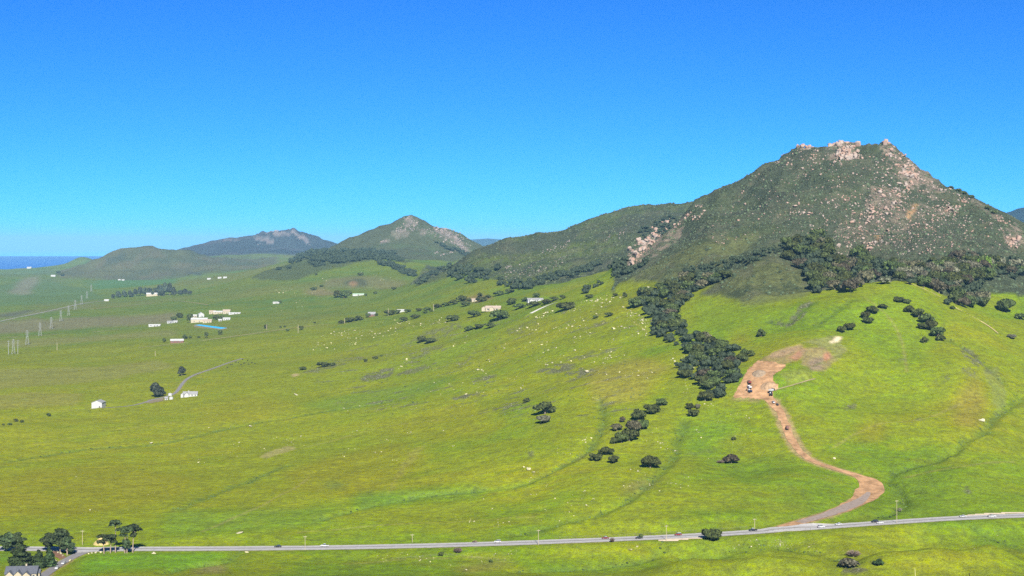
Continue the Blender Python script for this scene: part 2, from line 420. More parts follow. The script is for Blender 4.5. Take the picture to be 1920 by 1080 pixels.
trail_top = road_line([(1701,530),(1720,537),(1740,546),(1764,558)])
trail_low = road_line([(1790,577),(1805,586),(1830,598),(1856,612),(1872,626)])
def flatten(line, half, blend, drop=0.0):
    m, dist, hz, _ = near_line(line, half + blend + 2)
    k = 1 - sstep(dist, half, half + blend)
    ZZ[m] = ZZ[m] * (1 - k) + (hz - drop) * k
flatten(hwy, 9, 22)
for ln, h, b in ((side_road, 5, 9), (dirt_road, 6, 9), (spur_track, 2.5, 4), (farm_drive, 4, 8), (valley_road, 4, 20), (ranch_road, 4, 20), (main_track, 6, 30), (hill_track, 5, 30), (white_drive, 4, 10), (trail_top, 2, 5), (trail_low, 2, 5)):
    flatten(ln, h, b)
pad_poly = [(1371,747),(1378,734),(1388,716),(1401,692),(1419,676),(1448,677),(1476,687),(1462,697),(1452,702),(1451,712),(1463,722),(1459,733),(1450,739),(1456,758),(1447,757),(1436,751),(1400,748)]
padm = inpoly(PX + w3 * 2, PY0 + w4 * 1.2, pad_poly) & (DD < 1700)
pk = blur(padm, 4, 2)
ZZ = ZZ + pk * (1.6 * fbm(XX / 14, DD / 14, 81, 3))
PYF = HY + F * (EYE - ZZ) / DD

# ------------------------------------------------------------------ cover colours (base colours of grass, scrub, soil, rock)
C = np.empty(ZZ.shape + (3,), np.float32)
def mixc(mask, col, k=1.0):
    global C
    a = (mask.astype(np.float32) * k)[..., None] if not isinstance(k, np.ndarray) else (mask.astype(np.float32) * k)[..., None]
    C = C * (1 - a) + np.array(col, np.float32) * a
GY, GG, GD, GL = (0.130, 0.158, 0.003), (0.090, 0.146, 0.004), (0.166, 0.155, 0.009), (0.152, 0.174, 0.006)
BR, BR2, BRP = (0.050, 0.061, 0.034), (0.066, 0.067, 0.046), (0.060, 0.052, 0.042)
DIRT, TAN, RED = (0.285, 0.17, 0.088), (0.40, 0.30, 0.19), (0.24, 0.125, 0.075)
ROCK = (0.20, 0.155, 0.115)
C[:] = GY
n_big = fbm(XX / 140, DD / 110, 101, 4); n_mid = fbm(XX / 38, DD / 30, 102, 4); n_str = fbm(XX / 60 + DD / 90, DD / 16, 103, 4); n_fin = fbm(XX / 5, DD / 7, 104, 3)
mixc(sstep(n_big + 0.5 * n_mid, -0.05, 0.45), GG, 0.85)
mixc(sstep(-n_big + 0.6 * n_str, 0.0, 0.5), GD, 0.45)
mixc(sstep(n_mid - 0.5 * n_big, 0.15, 0.5), GL, 0.5)
mixc(sstep(n_str, 0.15, 0.5), GG, 0.4)
mixc(sstep(PX, 1250, 300) * sstep(DD, 900, 1150) * sstep(n_big + n_mid * .6, -.5, .5), GD, 0.55)
# greener, cooler pasture in the valley beyond the near slope
far = sstep(DD, 1900, 3600) * (PX < 1250)
mixc(far, (0.078, 0.112, 0.022), 0.75)
mixc(far * sstep(n_str + n_big * 0.6, 0.0, 0.4), (0.058, 0.108, 0.022), 0.7)
mixc(far * sstep(fbm(XX / 300, DD / 500, 111, 3), 0.1, 0.5), (0.110, 0.112, 0.030), 0.6)
def spot(poly, col, k=1.0, d0=0, d1=1e9, ed=2, it=2):
    M = blur(reg(poly, d0, d1), ed, it)
    mixc(M, col, k)
# fields and bare strips of the valley floor
spot([(-100,607),(40,602),(180,592),(330,586),(330,603),(180,612),(40,622),(-100,630)], (0.125,0.112,0.060), 0.8)
spot([(-100,640),(60,634),(200,626),(330,622),(330,632),(200,640),(60,650),(-100,655)], (0.135,0.135,0.042), 0.7)
spot([(-100,590),(60,582),(180,574),(160,580),(40,596),(-100,606)], (0.11,0.11,0.055), 0.6)
spot([(-100,662),(120,655),(260,646),(300,652),(100,672),(-100,690)], (0.13,0.145,0.012), 0.7)
spot([(-100,700),(120,688),(300,680),(330,690),(120,720),(-100,740)], (0.145,0.140,0.040), 0.6)
spot([(-100,745),(60,735),(160,735),(150,755),(60,765),(-100,775)], (0.15,0.135,0.042), 0.5)
spot([(170,530),(230,522),(330,520),(330,532),(250,540),(180,545)], (0.06,0.125,0.035), 0.8)
spot([(-60,545),(40,528),(90,522),(170,545),(200,560),(100,570),(-60,575)], (0.070,0.110,0.036), 0.7)
spot([(15,550),(40,525),(75,515),(70,530),(55,545),(62,550),(40,552)], (0.16,0.14,0.10), 0.6)
spot([(0,590),(55,581),(62,584),(30,594),(0,598)], (0.07,0.075,0.05), 0.8)
spot([(565,545),(600,538),(640,552),(600,556)], (0.15,0.115,0.06), 0.7)
spot([(615,520),(660,515),(720,520),(770,530),(740,540),(660,542),(600,540)], (0.125,0.105,0.055), 0.6)
spot([(640,533),(655,526),(668,522),(690,527),(688,535),(672,537),(656,536)], (0.055,0.065,0.035), 0.85, 3000, 4600, 1, 1)
spot([(655,531),(664,527),(672,533),(665,538),(656,537)], (0.20,0.125,0.06), 0.8, 3000, 4600, 1, 1)
spot([(860,562),(900,552),(925,556),(895,568)], (0.16,0.11,0.05), 0.7)
# drier, browner belts and lush hollows on the near slope
for poly, col, k in (
 ([(520,890),(640,850),(760,830),(800,860),(740,905),(700,935),(560,925)], (0.155,0.138,0.010), .45),
 ([(700,800),(860,760),(960,790),(900,830),(780,830)], (0.155,0.148,0.010), .4),
 ([(360,770),(470,745),(560,755),(500,790),(380,800)], (0.155,0.145,0.010), .35),
 ([(-60,915),(60,880),(200,872),(360,898),(330,935),(240,950),(120,975),(-60,965)], (0.150,0.132,0.014), .4),
 ([(1100,690),(1190,660),(1260,690),(1200,760),(1110,760)], (0.17,0.145,0.03), .6),
 ([(1380,610),(1420,600),(1400,650),(1370,640)], (0.18,0.14,0.012), .6),
 ([(1790,740),(1830,700),(1860,760),(1830,810),(1790,800)], (0.175,0.135,0.03), .6),
 ([(1600,790),(1660,770),(1650,830),(1610,820)], (0.17,0.14,0.012), .5),
 ([(560,760),(760,720),(860,700),(820,735),(640,775)], (0.08,0.14,0.022), .55),
 ([(600,910),(640,905),(648,915),(612,918)], (0.05,0.09,0.03), .7),
 ([(660,930),(760,915),(920,905),(900,925),(740,945),(660,955)], (0.075,0.15,0.018), .7),
 ([(300,960),(480,960),(640,950),(600,985),(420,1005),(300,1010)], (0.09,0.16,0.02), .5),
 ([(1270,790),(1350,775),(1400,790),(1330,850),(1280,850)], (0.085,0.16,0.018), .5),
 ([(1600,560),(1700,540),(1780,590),(1720,700),(1600,650)], (0.105,0.165,0.012), .6),
 ([(1500,700),(1700,680),(1760,760),(1600,800),(1500,770)], (0.108,0.158,0.006), .5),
 ([(1300,560),(1480,575),(1440,640),(1300,620)], (0.112,0.165,0.010), .7),
 ([(160,1045),(420,1040),(440,1050),(330,1075),(140,1085)], (0.09,0.185,0.014), .8),
 ([(0,1035),(20,1035),(20,1065),(0,1065)], (0.06,0.14,0.02), .8),
 ([(1000,1055),(1240,1045),(1230,1062),(1000,1072)], (0.085,0.16,0.018), .6),
 ([(1800,880),(1950,850),(1950,950),(1760,950)], (0.13,0.18,0.016), .5),
 ([(380,1066),(420,1062),(425,1075),(350,1082)], (0.15,0.11,0.06), .8),
 ([(850,1062),(960,1048),(975,1056),(880,1078)], (0.165,0.145,0.045), .6),
 ([(1180,905),(1220,898),(1250,903),(1200,915),(1150,925)], (0.13,0.10,0.05), .7),
 ([(1450,690),(1530,665),(1560,690),(1500,715),(1455,720)], (0.105,0.165,0.012), .6)):
    spot(poly, col, k, 0, 2600, 5, 2)
mixc(chan, (0.060, 0.098, 0.022), 0.62 * np.ones(ZZ.shape, np.float32) * (0.75 + 0.5 * w3))
# disturbed soil of the old quarry cut above the pad
for poly, col, k in (
 ([(1405,690),(1425,672),(1440,664),(1470,656),(1505,646),(1500,662),(1480,680),(1460,690)], (0.21,0.145,0.075), .7),
 ([(1462,700),(1500,690),(1535,694),(1520,708),(1480,720)], (0.15,0.15,0.04), .5),
 ([(1430,668),(1455,655),(1500,645),(1490,658),(1450,672)], (0.25,0.17,0.10), .75),
 ([(1472,670),(1500,654),(1512,656),(1492,676)], (0.25,0.13,0.08), .85),
 ([(1496,655),(1548,652),(1570,676),(1545,696),(1505,684)], (0.19,0.14,0.075), .75),
 ([(1515,675),(1545,668),(1540,692),(1528,694)], (0.17,0.125,0.085), .8),
 ([(1540,668),(1556,662),(1560,674),(1548,682)], (0.28,0.13,0.075), .85),
 ([(1500,640),(1570,632),(1588,660),(1570,680),(1562,660),(1530,650)], (0.16,0.155,0.07), .6),
 ([(1553,645),(1570,634),(1580,636),(1565,646)], (0.52,0.42,0.28), .95),
 ([(1371,752),(1400,748),(1440,756),(1420,760),(1375,756)], (0.2,0.15,0.085), .7),
 ([(485,858),(500,846),(530,836),(552,840),(530,850),(500,857)], (0.24,0.20,0.09), .55),
 ([(720,930),(735,905),(745,875),(772,850),(800,832),(806,836),(780,856),(756,880),(742,910)], (0.19,0.17,0.05), .3),
 ([(1840,700),(1870,690),(1890,760),(1870,770)], (0.13,0.135,0.06), .4),
 ([(545,703),(556,700),(560,706),(546,708)], (0.30,0.22,0.12), .7)):
    spot(poly, col, k, 0, 2600, 1, 1)
TR = [[(0,906),(120,896),(260,894),(420,878)],[(380,1000),(470,960),(560,915),(580,895)],[(560,1000),(700,985),(860,972),(1000,966)],[(560,760),(640,738),(760,716),(880,690),(960,672)],[(180,690),(300,672),(420,655),(540,640)],[(0,742),(160,728),(300,716)],[(600,640),(720,622),(840,606)],[(1185,600),(1215,620)],[(1000,740),(1080,726),(1180,708),(1250,690)],[(1480,700),(1560,676),(1600,662),(1660,640)],[(1560,840),(1640,800),(1720,790),(1800,760)],[(1700,900),(1800,880),(1900,872)],[(1300,880),(1400,868),(1470,850)],[(420,860),(560,840),(700,806),(830,790)],[(640,1060),(760,1052),(900,1046)],[(1560,1010),(1700,1005),(1880,1000)],[(60,830),(200,808),(330,796)],[(1620,560),(1660,590),(1690,640),(1700,700)]]
for i, tr in enumerate(TR):
    m, dist, _, _ = near_line(plan([(p.x, p.y) for p in resample([Vector((x_, y_, 0)) for x_, y_ in tr], 12)]), 12)
    kk = np.zeros(ZZ.shape, np.float32); kk[m] = np.exp(-((dist + 1.2 * w3[m]) / 1.6) ** 2)
    mixc(kk, (0.185, 0.165, 0.06) if i % 3 else (0.075, 0.10, 0.012), 0.45)
# scrub
sp = n_fin + 0.5 * fbm(XX / 16, DD / 16, 120, 3)
bm = blur(bishop | chumash, 1, 1)
mixc(bm, BR)
mixc(bm * sstep(n_mid, 0.0, 0.5), (0.085, 0.098, 0.040), 0.8)
mixc(bm * sstep(-n_big, 0.05, 0.5), BR2, 0.55)
mixc(blur(chumash, 1, 1) * sstep(n_big + 0.6 * n_mid, -0.1, 0.3), (0.074, 0.098, 0.030), 0.8)
mixc(blur(chumash, 1, 1) * sstep(fbm(XX / 200, DD / 160, 151, 3), 0.1, 0.4), (0.095, 0.125, 0.022), 0.6)
spur = reg([(1306,550),(1345,530),(1385,505),(1430,480),(1455,470),(1480,485),(1500,505),(1520,535),(1522,556),(1450,570),(1405,576),(1360,555)], 1600, 2000) | reg([(1165,529),(1230,482),(1290,452),(1380,440),(1440,438),(1380,480),(1330,505),(1290,512),(1262,530),(1215,528)], 1700, 2450)
mixc(blur(spur, 3, 2), (0.090, 0.100, 0.036), 0.85)
mixc(bm * sstep(n_mid + .4 * n_fin, 0.15, 0.4), (0.034, 0.046, 0.024), 0.7)
mixc(bm * sstep(fbm(XX / 26, DD / 26, 143, 3), 0.12, 0.35), (0.090, 0.092, 0.052), 0.55)
rm = blur(romauldo, 1, 1)
mixc(rm, (0.066, 0.076, 0.036)); mixc(rm * sstep(n_big, 0.05, 0.5), (0.068, 0.094, 0.036), 0.7)
hm = blur(hollister, 1, 1)
mixc(hm, (0.034, 0.038, 0.038)); mixc(hm * sstep(fbm(XX / 300, DD / 300, 131, 4), 0.0, 0.35), (0.060, 0.056, 0.056), 0.8)
lm = blur(lefthill, 2, 1)
mixc(lm, (0.078, 0.076, 0.032), 0.9); mixc(lm * sstep(fbm(XX / 260, DD / 320, 133, 4), 0.0, 0.4), (0.050, 0.060, 0.026), 0.75)
mixc(lm * sstep(fbm(XX / 110, DD / 150, 134, 4), 0.1, 0.4), (0.10, 0.085, 0.045), 0.5)
spot([(195,486),(235,472),(240,480),(220,497),(200,494)], (0.05,0.06,0.035), .8, 7300, 9500, 1, 1)
spot([(345,506),(375,512),(380,520),(350,511)], (0.05,0.055,0.04), .8, 7000, 9500, 1, 1)
spot([(0,512),(100,506),(110,516),(0,520)], (0.075,0.10,0.035), .7, 7000, 12000)
whm = blur(woodhill, 1, 1)
mixc(whm, (0.066, 0.080, 0.036), 0.8)
mixc(blur(reg([(480,505),(600,478),(600,492),(500,500)], 7800, 11000), 1, 1), (0.065, 0.110, 0.045))
# small grey scrub patches on the grass
PATCH = [([(676,716),(690,703),(720,690),(745,684),(740,700),(715,714),(690,720)], .8), ([(742,702),(770,690),(800,680),(806,690),(780,700),(745,708)], .7),
 ([(560,705),(575,692),(640,672),(690,664),(650,682),(590,698)], .6), ([(1000,698),(1030,682),(1060,676),(1090,684),(1070,695),(1030,700)], .75), ([(1062,700),(1085,688),(1125,688),(1115,708),(1085,708)], .8),
 ([(838,748),(865,740),(905,734),(900,742),(860,750)], .8), ([(925,772),(950,758),(1000,752),(985,762),(945,776)], .7), ([(880,722),(905,708),(935,700),(932,708),(895,722)], .7), ([(856,690),(880,664),(888,664),(872,690)], .45),
 ([(770,668),(800,648),(840,640),(830,650),(790,668)], .6), ([(1085,860),(1095,848),(1120,845),(1100,862)], .3), ([(1072,890),(1095,884),(1098,890),(1080,893)], .7), ([(983,850),(998,848),(998,856),(988,855)], .6),
 ([(1740,722),(1770,705),(1775,720),(1760,730)], .3), ([(1795,700),(1815,692),(1835,712),(1812,712)], .5), ([(1755,712),(1775,702),(1790,716),(1770,716)], .5), ([(1708,788),(1735,782),(1725,796)], .4), ([(1680,676),(1698,674),(1700,682),(1684,681)], .7), ([(1765,684),(1780,684),(1772,692)], .6),
 ([(1585,765),(1608,752),(1608,766),(1590,770)], .6), ([(1802,918),(1815,912),(1818,922),(1804,923)], .7), ([(1720,785),(1735,788),(1722,792)], .5), ([(1865,775),(1895,762),(1898,770),(1872,778)], .6),
 ([(1560,1080),(1580,1066),(1630,1064),(1640,1080)], .8), ([(1800,650),(1830,672),(1862,702),(1848,704),(1815,682),(1795,660)], .75), ([(1440,600),(1470,607),(1500,582),(1522,562),(1528,568),(1505,594),(1475,614),(1455,625),(1462,612)], .75),
 ([(940,620),(1000,600),(1010,606),(960,626)], .45), ([(760,640),(800,620),(860,606),(870,612),(800,640)], .5), ([(1280,850),(1340,835),(1350,842),(1290,858)], .3), ([(580,925),(600,918),(640,920),(600,930)], .2)]
scrubm = np.zeros(ZZ.shape, np.float32)
for poly, k in PATCH:
    M = blur(reg(poly, 800, 2700), 1, 1)
    M = M * sstep(sp, -0.35, 0.15)
    scrubm = np.maximum(scrubm, M * k)
stk = fbm((XX - 0.55 * DD) / 42, (DD + 0.2 * XX) / 13, 161, 4)
zone = blur(reg([(560,690),(760,610),(960,590),(1190,545),(1240,700),(1180,800),(1000,800),(800,790),(640,770)], 1000, 2700), 8, 2)
scrubm = np.maximum(scrubm, 0.6 * zone * sstep(stk, 0.30, 0.42) * sstep(sp, -0.4, 0.2))
mixc(scrubm, (0.100, 0.098, 0.060))
# bare rock ground around the crags
def rockpatch(cx, cy, rx, ry, k, d0, d1, ang=0.0, col=ROCK):
    ca, sa = math.cos(ang), math.sin(ang)
    dx, dy = WX - cx, WY - cy
    r = ((dx * ca + dy * sa) / rx) ** 2 + ((-dx * sa + dy * ca) / ry) ** 2
    m = (r < 1) & (DD > d0) & (DD < d1)
    mixc(m * sstep(fbm(XX / (d0 / 220), DD / (d0 / 220), 140, 3) + (1 - r) * 0.6, 0.05, 0.4), col, k)
for a in ((1582,284,34,20,.8),(1508,280,18,9,.7),(1664,282,16,14,.9),(1692,312,38,20,.7,.75),(1735,338,40,14,.6,.6),(1665,375,42,26,.5),(1705,400,50,22,.4,-.5),(1765,392,30,20,.4),(1215,455,58,16,.7,-.72),(1258,425,45,10,.6,-.6),(1903,445,22,24,.7),(1850,400,40,8,.5,.6),(1612,430,50,40,.25)):
    rockpatch(*a[:5], 1900, 2700, *(a[5:] or (0.0,)))
mixc(blur(reg([(1698,412),(1706,392),(1718,372),(1724,374),(1714,396),(1706,414)], 1900, 2700), 1, 1), (0.36, 0.21, 0.10), 0.8)
mixc(blur(reg([(1640,450),(1646,436),(1652,440),(1646,455)], 1900, 2700), 1, 1), (0.36, 0.21, 0.10), 0.8)
for a in ((770,416,14,9,.6),(752,438,20,9,.45),(722,452,12,6,.4),(790,435,20,7,.4),(838,438,28,14,.6,.5),(868,460,24,8,.6,.75)):
    rockpatch(*a[:5], 5200, 6800, *(a[5:] or (0.0,)), col=(0.20, 0.165, 0.135))
for a in ((522,436,26,5,.8),(566,444,24,5,.8,.6),(495,450,22,4,.6),(435,451,18,3,.5)):
    rockpatch(*a[:5], 10000, 13000, *(a[5:] or (0.0,)), col=(0.20, 0.165, 0.15))
# trampled soil beside the dirt road, verge of the highway
for ln, w0, w1_, col, k in ((dirt_road, 5.0, 9.0, (0.24, 0.17, 0.09), .75), (hwy, 6.2, 8.6, (0.17, 0.16, 0.05), .6), (farm_drive, 2.4, 4.5, (0.2, 0.17, 0.08), .5), (side_road, 3.4, 6.0, (0.24, 0.16, 0.09), .6)):
    m, dist, _, _ = near_line(ln, w1_ + 3)
    kk = np.zeros(ZZ.shape, np.float32); kk[m] = 1 - sstep(dist + w3[m] * 2.0, w0, w1_)
    mixc(kk, col, k)
C *= (1 + 0.12 * sstep(PX, 1350, 1100) * sstep(DD, 900, 1000) * (1 - sstep(DD, 1500, 2500)))[..., None]
C *= (1 + 0.10 * n_fin + 0.10 * n_str + 0.06 * n_mid)[..., None]
C = np.clip(C, 0.01, 0.8)

# ------------------------------------------------------------------ materials
def new_mat(name):
    m = bpy.data.materials.new(name); m.use_nodes = True
    nt = m.node_tree; b = nt.nodes['Principled BSDF']
    b.inputs['Roughness'].default_value = 0.85
    b.inputs['Specular IOR Level'].default_value = 0.2
    return m, nt, b
def nd(nt, t, **k):
    n_ = nt.nodes.new(t)
    for a, v in k.items():
        if hasattr(n_, a): setattr(n_, a, v)
        else: n_.inputs[a.replace('_', ' ')].default_value = v
    return n_
def mat(name, col, rough=0.8, spec=0.25, var=0.25, scale=1.0, metal=0.0, obj_var=0.0, bump=0.0):
    """plain colour with noise wear in object space"""
    m, nt, b = new_mat(name)
    b.inputs['Roughness'].default_value = rough; b.inputs['Specular IOR Level'].default_value = spec; b.inputs['Metallic'].default_value = metal
    tc = nd(nt, 'ShaderNodeTexCoord')
    no = nd(nt, 'ShaderNodeTexNoise', Scale=scale, Detail=5.0, Roughness=0.6)
    nt.links.new(tc.outputs['Object'], no.inputs['Vector'])
    mr = nd(nt, 'ShaderNodeMapRange'); mr.inputs[1].default_value = 0.3; mr.inputs[2].default_value = 0.7
    mr.inputs[3].default_value = 1 - var; mr.inputs[4].default_value = 1 + var
    nt.links.new(no.outputs['Fac'], mr.inputs[0])
    val = mr.outputs[0]
    if obj_var:
        oi = nd(nt, 'ShaderNodeObjectInfo'); m2 = nd(nt, 'ShaderNodeMapRange'); m2.inputs[3].default_value = 1 - obj_var; m2.inputs[4].default_value = 1 + obj_var
        nt.links.new(oi.outputs['Random'], m2.inputs[0])
        mu = nd(nt, 'ShaderNodeMath', operation='MULTIPLY'); nt.links.new(val, mu.inputs[0]); nt.links.new(m2.outputs[0], mu.inputs[1]); val = mu.outputs[0]
    mx = nd(nt, 'ShaderNodeVectorMath', operation='SCALE'); mx.inputs[0].default_value = col[:3]
    nt.links.new(val, mx.inputs['Scale']); nt.links.new(mx.outputs[0], b.inputs['Base Color'])
    if bump:
        bp = nd(nt, 'ShaderNodeBump', Strength=1.0, Distance=bump); nt.links.new(no.outputs['Fac'], bp.inputs['Height']); nt.links.new(bp.outputs[0], b.inputs['Normal'])
    return m

def ground_mat():
    m, nt, b = new_mat('grass_and_scrub')
    b.inputs['Roughness'].default_value = 1.0; b.inputs['Specular IOR Level'].default_value = 0.0
    at = nd(nt, 'ShaderNodeAttribute', attribute_name='cover'); at2 = nd(nt, 'ShaderNodeAttribute', attribute_name='scrub')
    tc = nd(nt, 'ShaderNodeTexCoord')
    def tex(scale, detail, vec=None, rough=0.6):
        t = nd(nt, 'ShaderNodeTexNoise', Scale=scale, Detail=detail, Roughness=rough); nt.links.new(vec or tc.outputs['Object'], t.inputs['Vector']); return t
    n1, n2, n3 = tex(0.9, 3.0), tex(0.22, 4.0), tex(0.05, 4.0)
    mp = nd(nt, 'ShaderNodeMapping'); mp.inputs['Scale'].default_value = (0.05, 0.16, 0.3); mp.inputs['Rotation'].default_value = (0, 0, 0.35); nt.links.new(tc.outputs['Object'], mp.inputs['Vector'])
    n4 = tex(1.0, 5.0, mp.outputs[0], 0.65)
    def rng(s, lo, hi):
        r = nd(nt, 'ShaderNodeMapRange'); r.inputs[1].default_value = 0.28; r.inputs[2].default_value = 0.72; r.inputs[3].default_value = lo; r.inputs[4].default_value = hi; nt.links.new(s, r.inputs[0]); return r.outputs[0]
    def mul(a, c):
        u = nd(nt, 'ShaderNodeMath', operation='MULTIPLY'); nt.links.new(a, u.inputs[0]); nt.links.new(c, u.inputs[1]); return u.outputs[0]
    v = mul(mul(rng(n1.outputs['Fac'], 0.70, 1.3), rng(n2.outputs['Fac'], 0.68, 1.32)), mul(rng(n3.outputs['Fac'], 0.90, 1.10), rng(n4.outputs['Fac'], 0.82, 1.18)))
    sc = nd(nt, 'ShaderNodeVectorMath', operation='SCALE'); nt.links.new(at.outputs['Color'], sc.inputs[0]); nt.links.new(v, sc.inputs['Scale'])
    # hue drift between yellower and greener blades
    hs = nd(nt, 'ShaderNodeHueSaturation'); nt.links.new(sc.outputs[0], hs.inputs['Color']); nt.links.new(rng(n4.outputs['Fac'], 0.49, 0.51), hs.inputs['Hue']); nt.links.new(rng(n2.outputs['Fac'], 0.92, 1.06), hs.inputs['Saturation'])
    nt.links.new(hs.outputs[0], b.inputs['Base Color'])
    bs = nd(nt, 'ShaderNodeMapRange'); bs.inputs[3].default_value = 0.7; bs.inputs[4].default_value = 2.2; nt.links.new(at2.outputs['Fac'], bs.inputs[0])
    hsum = nd(nt, 'ShaderNodeMath', operation='ADD'); nt.links.new(n1.outputs['Fac'], hsum.inputs[0]); nt.links.new(n2.outputs['Fac'], hsum.inputs[1])
    bp = nd(nt, 'ShaderNodeBump', Strength=1.0); nt.links.new(bs.outputs[0], bp.inputs['Distance']); nt.links.new(hsum.outputs[0], bp.inputs['Height']); nt.links.new(bp.outputs[0], b.inputs['Normal'])
    return m

# ------------------------------------------------------------------ the ground sheet, the sea, far ranges
idx = np.arange(NR * NC).reshape(NR, NC)
quads = np.stack([idx[:-1, :-1], idx[:-1, 1:], idx[1:, 1:], idx[1:, :-1]], -1).reshape(-1, 4)
me = mesh_np('terrain', np.stack([XX, DD, ZZ], -1).reshape(-1, 3), quads, smooth=True)
ca = me.attributes.new('cover', 'FLOAT_COLOR', 'POINT')
ca.data.foreach_set('color', np.concatenate([C.reshape(-1, 3), np.ones((NR * NC, 1), np.float32)], 1).astype(np.float32).ravel())
sa_ = me.attributes.new('scrub', 'FLOAT', 'POINT')
sa_.data.foreach_set('value', np.clip(blur(bishop | chumash | romauldo | woodhill, 1, 1) + scrubm, 0, 1).astype(np.float32).ravel())
terrain = tag(obj('terrain', me, ground_mat()), kind='structure')

def sea_mat():
    m, nt, b = new_mat('sea_water')
    b.inputs['Base Color'].default_value = (0.004, 0.085, 0.34, 1); b.inputs['Roughness'].default_value = 0.5; b.inputs['Specular IOR Level'].default_value = 0.15
    tc = nd(nt, 'ShaderNodeTexCoord'); no = nd(nt, 'ShaderNodeTexNoise', Scale=0.02, Detail=6.0); nt.links.new(tc.outputs['Object'], no.inputs['Vector'])
    bp = nd(nt, 'ShaderNodeBump', Strength=0.6, Distance=6.0); nt.links.new(no.outputs['Fac'], bp.inputs['Height']); nt.links.new(bp.outputs[0], b.inputs['Normal'])
    return m
sx, sy = np.meshgrid(np.linspace(-30000, 30000, 61), np.linspace(-2000, 29500, 40))
sid = np.arange(sx.size).reshape(sx.shape)
tag(obj('sea', mesh_np('sea', np.stack([sx, sy, np.zeros_like(sx)], -1).reshape(-1, 3), np.stack([sid[:-1, :-1], sid[:-1, 1:], sid[1:, 1:], sid[1:, :-1]], -1).reshape(-1, 4)), sea_mat()), kind='structure')

def far_range(name, pts, d, depth, seed):
    """a mountain range: crest line given as (px, py), real width across"""
    xs = np.linspace(pts[0][0], pts[-1][0], 140); ys = np.interp(xs, [p[0] for p in pts], [p[1] for p in pts])
    t = np.linspace(-1, 1, 25)
    X = ((xs - CX) / F * d)[None, :] + np.zeros((25, 1)); Y = d + t[:, None] * depth + np.zeros((1, 140))
    crest_z = EYE - (ys - HY) / F * d
    Z = crest_z[None, :] * (1 - np.abs(t[:, None]) ** 1.3) + (fbm(X / 900, Y / 900, seed, 4) * 40) * (np.abs(t[:, None]) ** 0.5)
    Z = np.maximum(Z, -10)
    i = np.arange(Z.size).reshape(Z.shape)
    tag(obj(name, mesh_np(name, np.stack([X, Y, Z], -1).reshape(-1, 3), np.stack([i[:-1, :-1], i[:-1, 1:], i[1:, 1:], i[1:, :-1]], -1).reshape(-1, 4), smooth=True), mat(name, (0.012, 0.022, 0.030), 1, 0, 0.3, 0.002)), kind='structure')
far_range('far_hills', [(640,500),(700,470),(780,462),(860,452),(885,449),(915,447),(940,449),(970,455),(1040,466),(1160,470)], 24000, 2500, 3)
far_range('far_mountains', [(1700,480),(1780,430),(1840,408),(1865,401),(1885,399),(1897,396),(1908,391),(1925,388),(1960,387),(2050,389),(2200,388),(2500,392)], 9000, 1500, 4)

# ------------------------------------------------------------------ haze
hb = MB().box((0, 24000, 239), (110000, 66000, 530))
hm_, hnt, hbs = new_mat('haze_air')
hnt.nodes.remove(hbs)
pv = hnt.nodes.new('ShaderNodeVolumePrincipled')
pv.inputs['Color'].default_value = (0.34, 0.70, 0.97, 1)
pv.inputs['Density'].default_value = 2.9e-5
pv.inputs['Anisotropy'].default_value = 0.0
hnt.links.new(pv.outputs[0], hnt.nodes['Material Output'].inputs['Volume'])
tag(hb.build('haze', hm_), kind='stuff')
# ------------------------------------------------------------------ roads and soil surfaces
def asphalt(name, col):
    return mat(name, col, 0.9, 0.1, 0.14, 0.35, bump=0.02)
M_ASPH = asphalt('worn_asphalt', (0.27, 0.26, 0.25))
M_ASPH2 = asphalt('patched_asphalt', (0.165, 0.155, 0.15))
M_SHOULDER = mat('gravel_shoulder', (0.36, 0.34, 0.30), 0.95, 0.05, 0.25, 0.6)
M_YELLOW = mat('yellow_road_paint', (0.10, 0.085, 0.05), 0.7, 0.2, 0.25, 0.8)
M_WHITE = mat('white_road_paint', (0.62, 0.62, 0.60), 0.7, 0.2, 0.15, 0.8)
M_DIRT = mat('graded_soil', DIRT, 1.0, 0.0, 0.42, 0.16, bump=0.5)
M_TAN = mat('pale_gravel', (0.46, 0.38, 0.27), 1.0, 0.0, 0.2, 0.4)
M_SAND = mat('pale_track_soil', (0.26, 0.22, 0.11), 1.0, 0.0, 0.2, 0.3)
M_CONC = mat('pale_concrete', (0.42, 0.40, 0.35), 0.9, 0.1, 0.15, 0.4)

def strip(name, line, halfw, mt, lift=0.12, offset=0.0, parent=None, kind='structure', across=4, ragged=0.0, drape=True):
    pts = np.array([tuple(p) for p in line]); tan = np.gradient(pts[:, :2], axis=0); tan /= np.linalg.norm(tan, axis=1)[:, None] + 1e-9
    nor = np.stack([-tan[:, 1], tan[:, 0]], 1)
    hw = np.interp(np.linspace(0, 1, len(pts)), np.linspace(0, 1, len(halfw)), halfw) if hasattr(halfw, '__len__') else np.full(len(pts), halfw)
    V = []
    for k in range(across + 1):
        t = -1 + 2 * k / across
        rag = ragged * (fbm(pts[:, 0] / 6 + k * 9, pts[:, 1] / 6, 200, 2)) if k in (0, across) else 0
        q = pts[:, :2] + nor * (offset + t * (hw + rag))[:, None]
        z = (sample(ZZ, q[:, 0], q[:, 1]) if drape else pts[:, 2]) + lift
        V.append(np.column_stack([q, z]))
    V = np.array(V); i = np.arange(V.shape[0] * V.shape[1]).reshape(V.shape[:2])
    fc = np.stack([i[:-1, :-1], i[:-1, 1:], i[1:, 1:], i[1:, :-1]], -1).reshape(-1, 4)[:, ::-1]
    o = obj(name, mesh_np(name, V.reshape(-1, 3), fc, smooth=True), mt, parent)
    if kind and parent is None: tag(o, kind=kind)
    return o
hw_o = strip('highway_road', hwy, 5.6, M_ASPH, 0.30, across=6)
